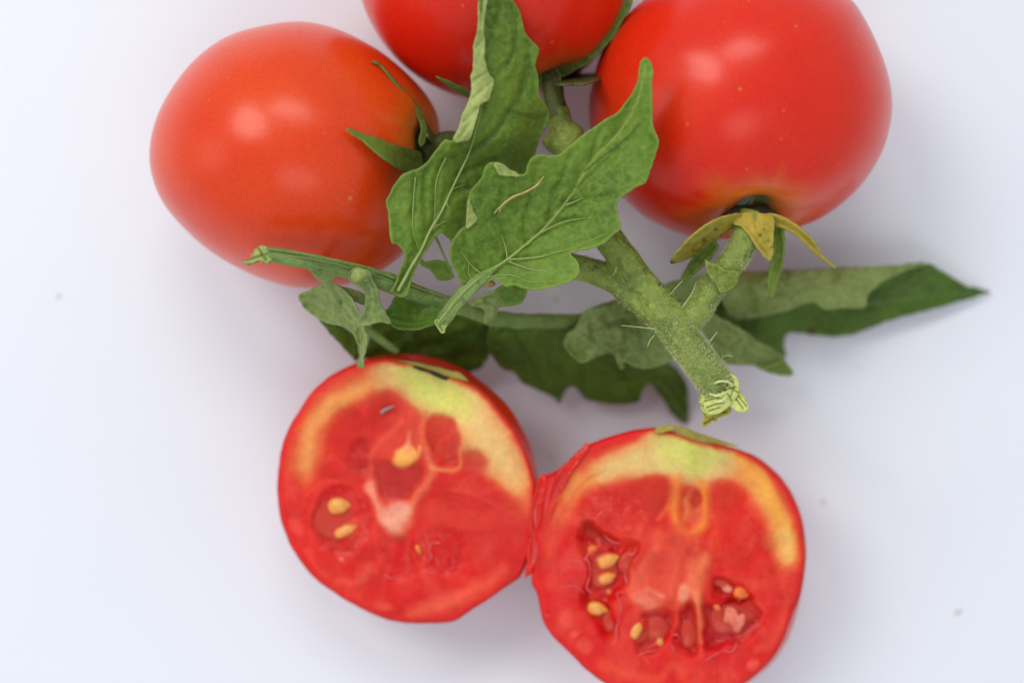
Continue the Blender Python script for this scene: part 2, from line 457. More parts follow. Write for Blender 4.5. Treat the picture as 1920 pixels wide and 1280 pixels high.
def fruit(parent, cx, cy, sil, Rz, pole, m, polecol, depth=0.16, dw=0.30, lobes=5, ph=0.0, name='fruit', lift=3, patches=(), lobamp=0.007):
    """sil: silhouette points round the fruit as seen from above"""
    nu, nv = 150, 240
    cz = Rz + lift
    u = np.linspace(0, math.pi, nu)[1:-1]; v = np.linspace(0, 2 * math.pi, nv, endpoint=False)
    U, Vv = np.meshgrid(u, v, indexing='ij')
    a = np.array(pole, float); a /= np.linalg.norm(a)
    e1 = np.cross(a, [0, 0, 1.0]); e1 /= np.linalg.norm(e1); e2 = np.cross(a, e1)
    dirs = (np.cos(U)[..., None] * a + np.sin(U)[..., None] * (np.cos(Vv)[..., None] * e1 + np.sin(Vv)[..., None] * e2)).reshape(-1, 3)
    dirs = np.vstack([dirs, a, -a]); UU = np.r_[U.ravel(), 0, math.pi]; VV = np.r_[Vv.ravel(), 0, 0]
    # radial silhouette function
    sp = catmull(sil, 6, True)
    al = np.arctan2(-(sp[:, 1] - cy), sp[:, 0] - cx); rr = np.hypot(sp[:, 0] - cx, sp[:, 1] - cy)
    o = np.argsort(al); al = al[o]; rr = rr[o]
    ker = np.exp(-np.linspace(-2, 2, 9) ** 2); ker /= ker.sum()
    grid = np.linspace(-math.pi, math.pi, 361)
    rg = np.interp(grid, np.r_[al - 2 * math.pi, al, al + 2 * math.pi], np.r_[rr, rr, rr])
    rg = np.convolve(np.r_[rg[-9:-1], rg, rg[1:9]], ker, 'same')[8:-8]
    A = np.arctan2(dirs[:, 1], dirs[:, 0])
    R = np.interp(A, grid, rg)
    dxy = np.hypot(dirs[:, 0], dirs[:, 1])
    r = 1 / np.sqrt((dxy / R) ** 2 + (dirs[:, 2] / Rz) ** 2)
    r *= 1 - depth * np.exp(-(UU / dw) ** 2)
    sh = np.exp(-((UU - 0.75) / 0.55) ** 2)
    r *= 1 + lobamp * sh * np.cos(lobes * VV + ph) + 0.008 * fbm(dirs[:, 0] * 1.6, dirs[:, 1] * 1.6, dirs[:, 2] * 1.6, 4, 2)
    p = dirs * r[:, None]
    kk = (D - cz) / D
    V3 = np.stack([(cx - 960) * kk + p[:, 0] * kk, (640 - cy) * kk + p[:, 1] * kk, cz + p[:, 2] * 0.999], 1) * S
    n2 = nu - 2; F = []
    for i in range(n2 - 1):
        for j in range(nv):
            F.append((i * nv + j, (i + 1) * nv + j, (i + 1) * nv + (j + 1) % nv, i * nv + (j + 1) % nv))
    t = n2 * nv
    for j in range(nv):
        F.append((t, j, (j + 1) % nv)); F.append((t + 1, (n2 - 1) * nv + (j + 1) % nv, (n2 - 1) * nv + j))
    cols = np.zeros((len(V3), 4)); cols[:, :3] = polecol
    nz = fbm(np.cos(VV) * 3, np.sin(VV) * 3, UU * 1.2, 8, 3)
    cols[:, 3] = smooth(0.56 + 0.22 * nz, 0.20, UU) * 0.85
    inner = smooth(0.20, 0.12, UU)
    cols[:, :3] = cols[:, :3] * (1 - inner[:, None]) + np.array((0.10, 0.12, 0.02)) * inner[:, None]
    cols[:, 3] = np.maximum(cols[:, 3], inner)
    ob = link(name, V3, F, m, parent, cols=cols)
    return ob

def surf(cx, cy, cz, R, x, y):
    return cz + math.sqrt(max(0, R * R - (x - cx) ** 2 - (y - cy) ** 2))

# ================================================================== THREE WHOLE TOMATOES
# ---- left, orange-red
tL = thing('tomato', 'whole orange-red tomato at the far left, behind the yellow-tipped stalk end', 'tomato', (557, 295, 0), 'whole ripe tomatoes')
silL = [(286,302),(299,228),(339,157),(391,101),(457,64),(557,46),(632,57),(698,87),(741,118),(785,162),(816,210),(827,255),(826,310),(810,380),(784,435),(750,482),(698,516),(650,532),(601,539),(545,537),(479,517),(404,477),(347,429),(304,372)]
frL = fruit(tL, 557, 295, silL, 245, (0.94, 0.06, 0.27), M['skinL'], (0.72, 0.20, 0.015), depth=0.10, dw=0.22, ph=0.8)
# ---- top, cropped by the frame
tT = thing('tomato', 'whole red tomato at the top, cut off by the frame behind the tall leaf', 'tomato', (930, -72, 0), 'whole ripe tomatoes')
silT = [(930 + 262 * math.cos(t), -72 + 261 * math.sin(t)) for t in np.linspace(0, 2 * math.pi, 30, endpoint=False)]
frT = fruit(tT, 930, -72, silT, 245, (0.38, -0.88, 0.10), M['skinR'], (0.62, 0.12, 0.012), depth=0.10, dw=0.22, ph=2.0)
# ---- right, red
tR = thing('tomato', 'whole red tomato at the upper right, stem side down with a yellowing calyx', 'tomato', (1387, 190, 0), 'whole ripe tomatoes')
silR = [(1105,203),(1111,156),(1130,94),(1165,42),(1212,0),(1270,-38),(1335,-60),(1400,-64),(1465,-58),(1530,-33),(1587,6),(1612,40),(1638,92),(1658,148),(1666,195),(1663,240),(1646,297),(1607,357),(1548,402),(1494,425),(1440,437),(1390,445),(1330,446),(1302,443),(1255,430),(1208,406),(1173,375),(1135,322),(1112,265)]
frR = fruit(tR, 1387, 190, silR, 248, (0.05, -0.905, 0.42), M['skinR'], (0.74, 0.17, 0.015), depth=0.17, dw=0.22, ph=0.4)

# ---- calyx and stalk of the left tomato
def tube_part(name, path, radii, m, parent, **kw): return tube(name, path, radii, m, parent, **kw)
def sL(x, y, up=6): return surf(557, 295, 248, 256, x, y) + up
o, zf = blade('sepal', [(650,242),(664,243),(684,251),(714,261),(741,271),(774,281),(792,290),(790,318),(761,322),(724,301),(687,269),(660,250)],
      [(650,242,sL(650,242,14)),(700,268,sL(700,268,14)),(760,300,sL(760,300,10)),(790,300,sL(790,300,0)),(740,280,sL(740,280,16))], M['sepal'], tL, grooves=[[(652,243),(710,275),(785,305)]], sp=3, wav=3, gd=4)
s1 = [(698,116),(706,114),(721,127),(741,150),(764,174),(785,200),(797,224),(801,243),(797,268),(789,275),(786,262),(789,243),(786,224),(774,200),(755,174),(732,147),(713,124),(703,119)]
blade('sepal', s1, [(698,116,sL(698,116,22)),(740,150,sL(740,150,26)),(785,205,sL(785,205,26)),(795,265,sL(795,265,20))], M['sepal'], tL, sp=2.5, wav=2, thick=3)
blade('sepal', [(773,178),(790,192),(806,212),(822,240),(830,262),(818,272),(803,256),(796,232),(784,208)],
      [(773,178,sL(773,178,4)),(800,215,sL(800,215,5)),(820,255,250)], M['sepal'], tL, sp=3, wav=3, thick=3)
blade('sepal', [(790,290),(812,270),(832,268),(838,290),(824,318),(800,330),(780,318)], [(790,290,320),(830,270,270),(820,315,280)], M['sepal'], tL, sp=3, wav=5)
tube('pedicel', [(790,278,318),(815,275,305),(850,262,295),(885,285,290),(925,340,290)], [22,20,18,16,17], M['stemdark'], tL, nseg=16, rough=.15)
# ---- calyx of the top tomato
blade('sepal', [(1182,-14),(1186,6),(1166,42),(1145,77),(1111,112),(1072,136),(1038,152),(1015,150),(1012,122),(1040,127),(1077,110),(1119,73),(1153,29),(1174,-6)],
      [(1182,-10,330),(1150,50,320),(1100,105,310),(1020,135,300)], M['sepal'], tT, sp=3, wav=3, thick=3, grooves=[[(1180,-5),(1130,75),(1075,124),(1030,138)]], gd=5)
blade('sepal', [(817,144),(838,150),(862,162),(900,178),(960,190),(965,204),(900,192),(878,184),(855,172),(834,158)], [(817,144,385),(860,168,355),(930,190,310),(960,198,300)], M['sepal'], tT, sp=3, wav=2, thick=2.5)
blade('sepal', [(1036,146),(1066,133),(1092,137),(1120,137),(1126,146),(1098,157),(1066,158),(1042,158)], [(1040,150,285),(1090,145,275),(1125,141,262)], M['stemdark'], tT, sp=3, wav=4, thick=3)
blade('sepal', [(1005,120),(1028,116),(1046,130),(1052,150),(1040,172),(1018,168),(1008,148)], [(1005,120,300),(1045,130,312),(1030,165,310)], M['sepal'], tT, sp=3, wav=6, thick=3)
tube('pedicel', [(1024,128,285),(1034,150,300),(1040,185,310),(1049,222,318)], [20,19,20,21], M['stemdark'], tT, nseg=20, rough=.12, ridge=.03)
# ---- calyx of the right tomato
def spots(cx, seeds, col=(0.05, 0.03, 0.01)):
    def f(x, y, de):
        c = np.zeros((len(x), 4)); c[:, :3] = col
        for (sx, sy, r) in seeds: c[:, 3] = np.maximum(c[:, 3], np.exp(-((x - sx) ** 2 + (y - sy) ** 2) / r ** 2))
        return c
    return f
blade('sepal', [(1258,495),(1266,478),(1277,465),(1306,436),(1338,415),(1374,403),(1392,404),(1390,422),(1371,430),(1350,446),(1328,462),(1292,485),(1270,492)],
      [(1258,495,368),(1300,462,382),(1340,432,384),(1385,408,372)], M['sepaly'], tR, sp=2.6, wav=4, thick=3, grooves=[[(1262,492),(1310,455),(1370,418)]], veins=[[(1300,452),(1345,424)]], gd=3,
      tint=spots(0, [(1320,450,3.5),(1342,430,3),(1352,441,2),(1259,494,6),(1300,470,2)]))
blade('sepal', [(1372,404),(1410,398),(1443,402),(1452,412),(1452,430),(1450,456),(1452,473),(1445,488),(1436,484),(1428,477),(1416,459),(1404,438),(1390,424),(1376,420)],
      [(1380,408,374),(1440,405,372),(1420,440,388),(1445,487,378)], M['sepaly'], tR, sp=2.6, wav=5, thick=3, grooves=[[(1415,405),(1425,440),(1443,482)],[(1405,430),(1440,470)]], gd=5,
      tint=spots(0, [(1425,441,3.2),(1440,452,2),(1432,430,1.8),(1447,463,2)]))
blade('sepal', [(1446,416),(1466,425),(1472,448),(1470,478),(1467,500),(1457,528),(1448,556),(1443,552),(1439,534),(1441,505),(1448,478),(1446,446)],
      [(1455,420,350),(1465,450,352),(1455,500,345),(1447,555,330),(1470,480,344),(1441,510,336)], M['sepal'], tR, sp=2.6, wav=3, thick=3, grooves=[[(1456,425),(1462,470),(1452,520),(1446,552)]], gd=7, gw=5)
blade('sepal', [(1436,402),(1456,404),(1478,413),(1504,432),(1526,454),(1543,480),(1565,502),(1551,496),(1525,474),(1500,449),(1474,431),(1450,422)],
      [(1440,408,364),(1480,424,372),(1525,464,366),(1562,500,350)], M['sepaly'], tR, sp=2.6, wav=3, thick=3, grooves=[[(1445,410),(1500,440),(1560,499)]], gd=4, gw=4)
blade('sepal', [(1336,450),(1318,464),(1303,477),(1288,502),(1273,530),(1292,521),(1315,503),(1336,480),(1346,462)],
      [(1340,455,352),(1300,490,345),(1274,529,332),(1320,498,348)], M['sepal'], tR, sp=2.6, wav=3, thick=3, grooves=[[(1338,460),(1300,500),(1276,527)]], gd=5)
tube('sepal', [(1276,528,334),(1262,540,338),(1254,556,342),(1250,566,346)], [2.4,1.6,1.4,0.8], M['sepal'], tR, nseg=6)
tube('pedicel', [(1410,404,345),(1402,432,352),(1391,462,356),(1373,492,358),(1354,514,358)], [29,28,26,25,27], M['stem'], tR, nseg=28, step=3, rough=.06)
blade('bract', [(1322,486),(1332,492),(1346,497),(1360,507),(1375,506),(1388,509),(1383,519),(1385,526),(1374,541),(1366,546),(1354,551),(1348,547),(1344,534),(1334,524),(1326,510)],
      [(1330,490,384),(1360,505,392),(1385,515,376),(1360,548,384),(1335,520,386)], M['sepal2'], tR, sp=3, wav=7, thick=2.5, grooves=[[(1335,492),(1365,525)],[(1345,500),(1352,545)]], smoothout=False)
# shade of the hollow under the calyx, put in as a near-black tube
hv = tube('scar_shade', [(1345,408,338),(1375,398,344),(1405,396,346),(1435,398,344),(1462,408,338)], [5,11,13,11,5], M['scardark'], tR, nseg=14, rough=.3, seed=4)

# ================================================================== TRUSS STEM
st = thing('truss_stem', 'thick hairy green tomato stem with a bright cut end, forking between leaf and right tomato', 'stem', (1240, 580, 300))
paths = [
 ([(1046,205,314),(1052,235,318),(1068,285,322),(1095,350,328),(1128,425,336),(1165,480,346),(1205,535,354),(1245,585,362),(1280,635,378),(1312,678,394),(1338,712,404),(1352,730,408)], [21,23,24,25,27,29,30,34,34,33,33,32]),
 ([(915,330,290),(950,395,300),(1000,455,310),(1050,490,318),(1100,505,326),(1150,525,338),(1195,560,348),(1240,600,356)], [15,18,21,23,24,25,26,24]),
 ([(1354,512,356),(1342,530,357),(1325,556,358),(1308,582,360),(1285,610,362),(1275,635,368)], [27,26,26,27,28,24]),
 ([(1022,262,306),(1040,268,316),(1060,262,322),(1078,250,318),(1090,246,310)], [10,22,27,22,8]),
]
parts = []; frames = []
for i, (p, r) in enumerate(paths):
    V, F, fr = tube_mesh(p, r, nseg=40, step=4, rough=0.05, seed=i + 3); parts.append((V, F)); frames.append(fr)
sb = joined('stem_body', parts, M['stem'], st)
md = sb.modifiers.new('merge', 'REMESH'); md.mode = 'VOXEL'; md.voxel_size = 2.4 * S; md.use_smooth_shade = True
md = sb.modifiers.new('smooth', 'SMOOTH'); md.iterations = 8; md.factor = 0.6
# hairs
def hairs(parent, frs, count, dens, lmin, lmax, name='hair', rad=0.55):
    parts_v = []; parts_f = []; o = 0
    for _ in range(count):
        W3, r, A, B, T = frs[rng.choice(len(frs), p=dens)]
        u = rng.random() ** 0.8; i = min(len(W3) - 1, int(u * len(W3)))
        a = rng.uniform(-0.35, math.pi + 0.35)
        nrm = math.cos(a) * A[i] + math.sin(a) * B[i]
        if nrm[2] < -0.3: continue
        j = rng.uniform(-2, 2)
        b0 = W3[i] + nrm * r[i] * 0.97 + T[i] * j
        L = rng.uniform(lmin, lmax) * (0.5 + 0.9 * u)
        tdir = nrm + 0.7 * rng.normal(size=3) * 0.5; tdir /= np.linalg.norm(tdir)
        bend = rng.normal(size=3) * 0.25 * L
        mid = b0 + tdir * L * 0.5; tip = b0 + tdir * L + bend
        s1 = np.cross(tdir, [0.3, 0.2, 0.9]); s1 /= np.linalg.norm(s1) + 1e-9; s2 = np.cross(tdir, s1)
        ring = lambda c, q: [c + q * (math.cos(t) * s1 + math.sin(t) * s2) for t in (0, 2.094, 4.189)]
        parts_v += ring(b0, rad) + ring(mid, rad * 0.7) + [tip]
        for q in (0,):
            for t in range(3):
                parts_f.append((o + t, o + (t + 1) % 3, o + 3 + (t + 1) % 3, o + 3 + t))
                parts_f.append((o + 3 + t, o + 3 + (t + 1) % 3, o + 6))
        o += 7
    h = link(name, np.array(parts_v) * S, parts_f, M['hair'], parent); h['kind'] = 'stuff'
    return h
low = tuple(np.asarray(a)[int(len(frames[0][0]) * 0.72):] for a in frames[0])
hairs(st, [low, frames[0], frames[2], frames[1]], 5500, [0.50, 0.20, 0.18, 0.12], 1.5, 5)
hairs(st, [low], 60, [1.0], 7, 14, rad=0.6)
pr = tube_mesh([(1403,425,352),(1391,462,356),(1373,492,358)], [29,27,26], nseg=12, step=4)[2]
hairs(tR, [pr], 500, [1.0], 2, 4)
# a few long single hairs
for p in ([(1231,617,392),(1205,614,400),(1165,610,402)], [(1325,650,400),(1334,636,410),(1345,622,412)], [(1352,672,400),(1362,666,412),(1374,668,416)],
          [(1228,628,390),(1220,636,396),(1214,650,398)], [(1150,515,366),(1154,508,376),(1156,500,380)], [(1276,580,380),(1296,552,388),(1306,528,392)], [(1250,560,372),(1262,545,384),(1280,526,390)]):
    tube('long_hair', p, [0.9, 0.8, 0.5], M['hair'], st, nseg=5, step=4)
# cut end: a domed pith face with ridges, a lobe and brown flaps
def cap(name, outline, zc, m, parent, amp, ridges=(), sp=1.5, dome=10, thick=6, **kw):
    c = np.mean(np.array(outline), 0)
    ctrl = [(x, y, zc - dome) for x, y in outline] + [(c[0], c[1], zc)]
    def lines(x, y, de):
        cc = np.zeros((len(x), 4)); cc[:, :3] = (0.07, 0.13, 0.012)
        for pl in ridges:
            dd, _ = seg_dist(catmull(pl, 4), x, y); cc[:, 3] = np.maximum(cc[:, 3], 0.85 * np.exp(-(dd / 1.2) ** 2))
        return cc
    return blade(name, outline, ctrl, m, parent, tint=lines, grooves=ridges, sp=sp, wav=amp, thick=thick, gd=5, gw=2.2, edge=0.8, **kw)[0]
pith_leaf = leaf_mat('pith_face', (0.42, 0.50, 0.07), (0.70, 0.73, 0.24), (0.30, 0.42, 0.06), rough=0.25, trans=0.1)
cap('cut_face', [(1319,762),(1322,742),(1331,720),(1346,704),(1366,699),(1381,707),(1386,722),(1384,740),(1374,754),(1362,766),(1345,776),(1328,776)], 434, pith_leaf, st, 4,
    [[(1324,738),(1350,732),(1380,726)], [(1330,722),(1352,718),(1372,706)], [(1356,728),(1366,740),(1372,752)], [(1340,712),(1362,722),(1384,736)], [(1322,752),(1342,746),(1360,748)],
     [(1326,764),(1342,758),(1358,756)], [(1334,728),(1348,724),(1352,714)], [(1324,746),(1340,741),(1356,742)], [(1372,712),(1376,726),(1370,744)], [(1330,770),(1350,764)], [(1346,746),(1352,738),(1348,732)], [(1350,704),(1358,714)], [(1366,712),(1360,726),(1350,734)]], dome=14, thick=10)
cap('cut_lobe', [(1370,748),(1378,735),(1390,742),(1402,756),(1403,766),(1396,773),(1384,773),(1372,764),(1362,756)], 424, pith_leaf, st, 3, [[(1376,742),(1394,766)], [(1384,742),(1400,762)]], dome=8, thick=8)
cap('brown_flap', [(1318,764),(1330,772),(1348,772),(1366,762),(1371,772),(1356,780),(1336,783),(1320,776)], 414, M['sepaly'], st, 3, [[(1325,772),(1362,772)]], dome=6)
cap('dry_scrap', [(1318,800),(1317,786),(1324,778),(1336,780),(1345,784),(1342,790),(1334,788),(1330,795),(1324,798)], 408, M['sepaly'], st, 4, [[(1322,794),(1338,784)]], dome=3, thick=2)
for p in ([(1340,718,440),(1352,714,444),(1366,716,443),(1376,722,438)], [(1330,738,438),(1345,741,443),(1358,737,444),(1370,730,441)], [(1336,752,440),(1350,752,443),(1362,744,443)]):
    tube('pith_fibre', p, [1.6, 2.4, 2.2, 1.2][:len(p)], M['pith'], st, nseg=8, step=3, rough=.3)

# ================================================================== LEAFY BRANCH
br = thing('leaf_branch', 'long green leaf stalk with several leaflets, lying across under the stem', 'leaf branch', (900, 590, 0))
V1 = tube_mesh([(486,476,462),(515,478,468),(560,486,470),(610,497,466),(665,510,458),(720,526,440),(775,548,405),(830,566,365),(880,582,320),(925,596,280),(980,602,240),(1040,602,205),(1095,600,180),(1150,580,165),(1230,560,150),(1330,552,130),(1440,548,110)],
               [13,15,15,15,16,18,17,15,14,15,15,14,14,12,10,8,6], nseg=24, step=4, rough=.08, flat=.8, seed=2)
rc = link('stalk', V1[0], V1[1], M['stemlow'], br)
vein_tubes('ridge', [[(500,466),(560,474),(620,486),(690,503),(760,530),(830,556)], [(505,484),(570,495),(640,511),(720,538),(800,566)], [(500,475),(600,488),(700,515),(790,548)]],
           tps([(500,470,478),(600,490,484),(700,515,464),(800,555,400),(840,560,372)]), M['stemlow'], rc, r0=2.6, r1=2.2, lift=0)
cap('cut_end', [(460,488),(470,486),(478,470),(486,462),(502,463),(514,470),(512,486),(496,491),(484,489),(472,494)], 482, M['fold'], br, 3, [[(464,488),(500,476)], [(484,464),(500,488)]], dome=6, thick=8)
# tall leaf
o1 = [(899,-40),(898,0),(897,50),(889,87),(888,131),(884,144),(884,175),(875,198),(868,215),(862,238),(850,262),(837,262),(828,269),(818,284),(801,306),(788,316),(764,323),(751,331),(741,346),(732,363),(725,379),(729,400),(730,430),(734,456),(746,459),(756,470),(760,484),(753,500),(742,530),(734,548),(760,556),(772,525),(786,492),(800,468),(812,448),(826,436),(842,448),(852,456),(880,440),(930,400),(975,350),(996,304),(1004,286),(1013,259),(1025,235),(1030,218),(1028,205),(1020,191),(1011,175),(1009,144),(1004,124),(1010,101),(1010,90),(996,76),(986,64),(983,54),(976,24),(962,0),(940,-40)]
mid1 = [(746,545),(768,505),(790,468),(808,430),(828,396),(855,339),(882,279),(902,202),(912,140),(914,80),(916,0),(918,-35)]
c1 = [(745,550,450),(790,470,446),(735,380,462),(740,440,458),(828,396,440),(845,275,480),(882,279,446),(985,310,355),(1028,215,385),(955,260,432),(900,200,478),(888,130,500),(915,134,478),(1008,100,456),(960,110,476),(930,0,515),(900,0,530),(965,5,500),(920,-40,520),(850,450,405),(900,400,395),(970,200,440)]
L1, z1 = blade('leaflet', o1, c1, M['leaf'], br, veins=[mid1[:8]], sp=3.4, wav=7, thick=2.2, vh=1.0, gd=6, gw=6, curl=3, curlw=9,
   grooves=[[(885,285),(929,249),(954,215),(980,170),(990,130)],[(956,212),(1004,223),(1023,218)],[(902,205),(930,148),(956,111),(967,84),(967,34)],[(779,332),(776,380),(774,430),(785,470)],
            [(836,296),(818,339),(815,403),(808,430)],[(860,330),(900,310),(940,300)],[(850,350),(890,355),(930,345)],[(905,120),(925,60),(940,10)],[(990,110),(985,150),(975,190)],[(800,320),(796,370),(800,430)]], seed=11)
vein_tubes('midrib', [mid1[:8]], z1, M['vein'], L1, r0=3.6, r1=1.3, lift=-0.6)
vein_tubes('side_vein', [[(836,296),(818,339),(815,403),(808,432)],[(779,332),(775,380),(774,430),(786,470)],[(812,428),(835,415),(872,408)],[(815,420),(846,428)],[(758,500),(764,470),(770,440)],[(836,385),(850,355),(876,345)],[(838,380),(845,400),(856,420)]], z1, M['vein'], L1, r0=1.5, r1=0.4, lift=-0.1)
vein_tubes('side_vein', [[(882,287),(929,249),(954,215),(978,175)],[(956,211),(1004,223),(1022,218)],[(931,148),(956,111),(967,84),(967,34)],[(978,175),(990,140),(992,110)]], z1, M['veindark'], L1, r0=1.0, r1=0.5, lift=-1.2)
f1 = [(899,-40),(898,0),(897,50),(889,87),(887,131),(883,144),(883,175),(875,198),(868,215),(861,238),(849,262),(856,269),(870,265),(881,262),(890,236),(899,203),(904,195),(918,186),(924,165),(927,150),(915,134),(909,107),(910,77),(906,52),(914,0),(918,-40)]
def up1(p, dz): return (p[0], p[1], z1(*p) + dz)
cf = [up1(p, 3) for p in [(898,0),(889,87),(884,175),(862,238),(850,262)]] + [up1(p, 20) for p in [(908,60),(905,110),(918,150),(905,185),(888,225),(875,255)]] + [up1(p, 9) for p in [(914,0),(910,77),(926,150),(899,203),(882,262)]]
blade('folded_edge', f1, cf, M['fold'], L1, grooves=[[(892,90),(903,80)],[(890,150),(915,135)],[(886,185),(922,155)],[(902,0),(902,60)],[(870,230),(894,205)],[(866,255),(886,220)]], sp=2.6, wav=6, thick=2, gd=4, gw=3, seed=21)
# side flap and curls at the left end of the stalk
blade('leaflet', [(580,500),(591,521),(601,529),(615,531),(628,521),(645,518),(662,520),(656,505),(620,492)], [(585,502,455),(615,529,446),(660,515,452),(620,495,462)], M['leafpale'], br, sp=3, wav=4)
blade('curled_leaflet', [(689,509),(701,531),(709,548),(710,562),(719,582),(729,596),(732,607),(715,604),(682,611),(675,607),(672,600),(680,588),(684,572),(685,555),(680,543),(660,531),(652,519),(658,508),(672,504)],
      [(672,510,486),(655,520,470),(695,530,478),(684,555,452),(708,555,468),(676,602,432),(728,603,438),(700,580,452)], M['leafpale'], br, grooves=[[(690,530),(700,560),(690,600)]], sp=2.6, wav=4, thick=3, curl=4, curlw=6)
tube('curled_tip', [(664,521,482),(672,515,492),(682,514,488),(690,524,478)], [10,14,12,8], M['fold'], br, nseg=16, rough=.2, flat=.7)
blade('leaflet', [(726,582),(745,552),(762,546),(800,560),(828,574),(822,600),(803,611),(779,616),(752,617),(737,611),(728,600),(714,585)],
      [(726,582,412),(760,550,420),(820,580,385),(800,610,410),(750,615,420),(770,585,372),(740,600,412)], M['leafdark'], br, grooves=[[(735,590),(790,600)]], veins=[[(730,598),(765,607),(812,602)]], sp=3, wav=4, curl=6, curlw=8)
blade('leaflet', [(559,558),(574,546),(598,536),(618,530),(634,536),(650,548),(662,566),(674,584),(684,602),(681,614),(687,630),(686,650),(681,672),(682,687),(675,690),(669,684),(674,662),(671,645),(664,630),(650,616),(628,609),(612,606),(588,592),(570,576)],
      [(559,558,340),(600,540,372),(632,537,410),(640,575,398),(682,605,420),(680,650,405),(677,687,395),(600,590,330),(620,565,380)], M['leafpale'], br,
      grooves=[[(625,535),(640,560),(672,612)],[(570,556),(610,575),(660,615)],[(610,540),(632,570),(655,600)],[(590,545),(620,572)],[(575,572),(610,590),(640,608)],[(645,560),(640,590)],[(676,620),(678,660)]], veins=[[(632,540),(655,585),(680,620),(680,680)]], sp=3, wav=7, gd=6, thick=2.2, curl=3)
blade('leaflet', [(600,598),(628,606),(655,618),(672,640),(674,664),(690,672),(760,670),(775,650),(772,610),(740,600),(700,600),(690,640),(670,676),(655,664),(632,640),(612,618)], [(600,598,280),(660,660,200),(770,640,150),(720,620,180)], M['leafdark'], br, sp=5, wav=10)
tube('twig', [(680,612,260),(710,634,240),(745,660,225)], [7,8,7], M['stemlow'], br, nseg=12)
blade('leaflet', [(640,536),(660,541),(684,552),(690,572),(676,570),(660,560),(645,548)], [(640,536,400),(684,552,390),(680,570,395)], M['leafpale'], br, sp=3, wav=3)
blade('leaflet', [(766,655),(770,626),(786,602),(830,588),(880,592),(915,608),(926,632),(918,662),(900,690),(850,705),(790,700)], [(770,640,90),(840,600,140),(920,630,120),(850,690,60)], M['leafdark'], br, sp=6, wav=12, grooves=[[(780,680),(850,640),(915,615)]])
# small leaflets on the middle of the stalk
blade('leaflet', [(786,484),(799,491),(820,488),(840,494),(848,507),(849,521),(836,526),(820,525),(813,514),(803,504),(788,496)], [(786,488,375),(820,505,365),(848,515,370),(820,488,372)], M['leaf'], br, sp=3, wav=4, grooves=[[(790,489),(845,512)]])
tube('tendril', [(815,440,400),(822,455,392),(832,478,388),(846,506,384),(852,520,380)], [1.6,2.2,2.0,1.6,1.2], M['stemlow'], br, nseg=8)
blade('leaflet', [(878,572),(890,561),(910,552),(937,539),(970,532),(987,543),(982,561),(977,570),(957,574),(936,576),(931,590),(916,606),(907,602),(909,582),(895,576)],
      [(880,570,335),(937,545,345),(985,545,330),(975,568,322),(930,578,340),(912,600,330),(910,565,350)], M['leafpale'], br, grooves=[[(885,570),(915,560),(978,562)],[(912,562),(935,575)]], sp=3, wav=5, gd=5)
blade('leaflet', [(930,545),(960,528),(988,540),(984,560),(972,571),(945,572)], [(935,545,350),(985,545,340),(970,568,338)], M['leaf'], br, sp=3, wav=4)
tube('bud', [(908,533,372),(918,530,380),(926,533,372)], [4,8,4], M['brown'], br, nseg=10, rough=.2)
# lower dark leaflet
blade('leaflet', [(924,612),(914,628),(912,648),(924,669),(940,689),(964,699),(977,716),(1008,732),(1038,744),(1048,757),(1055,742),(1068,726),(1082,729),(1095,746),(1122,754),(1165,758),(1196,753),(1204,732),(1216,719),(1229,729),(1243,749),(1260,776),(1280,793),(1290,790),(1292,756),(1287,722),(1270,692),(1250,676),(1235,640),(1180,600),(1120,606),(1060,612),(980,612)],
      [(930,615,215),(915,650,150),(1000,640,190),(1045,750,60),(1000,700,120),(1120,640,170),(1160,750,70),(1095,740,70),(1230,680,110),(1285,790,25),(1240,735,60),(1280,710,60),(1060,690,110)], M['leafdark'], br,
      veins=[[(1000,614),(1080,660),(1160,700),(1240,720),(1285,785)]], grooves=[[(950,620),(980,660),(1010,725)],[(1020,625),(1040,680),(1045,740)],[(1100,665),(1100,710),(1100,740)],[(1160,700),(1175,730),(1185,750)],[(1060,645),(1090,630),(1130,625)],[(985,620),(1015,665),(1030,700)]],
      sp=4, wav=9, gd=9, gw=11, vh=.5, seed=31, curl=-6)
# pale curled middle leaflet
blade('leaflet', [(1058,642),(1064,624),(1080,611),(1094,588),(1115,574),(1169,557),(1240,534),(1290,522),(1330,515),(1345,540),(1320,600),(1300,650),(1256,678),(1209,690),(1182,683),(1169,676),(1170,686),(1164,690),(1158,676),(1145,662),(1115,671),(1089,678),(1068,660)],
      [(1058,642,205),(1080,612,225),(1089,676,215),(1145,662,205),(1164,688,210),(1209,688,195),(1256,676,185),(1200,620,215),(1169,560,200),(1240,540,185),(1330,520,160),(1300,640,175),(1120,620,238)], M['leafpale'], br,
      veins=[[(1075,640),(1085,618),(1110,600),(1200,590)]], grooves=[[(1070,650),(1090,625),(1130,610)],[(1080,668),(1100,640),(1140,625)],[(1200,600),(1210,650),(1230,680)],[(1170,600),(1180,650),(1172,676)],[(1110,610),(1120,640),(1150,660)],[(1062,640),(1080,655),(1092,672)],[(1130,590),(1150,620),(1160,650)],[(1185,575),(1220,585)],[(1240,560),(1210,590)],[(1140,665),(1166,680)]],
      sp=3.6, wav=9, gd=6, gw=7, seed=41, curl=5, curlw=10, tint=spots(0, [(1106,632,5),(1166,658,6),(1145,610,4)], (0.13, 0.14, 0.05)))
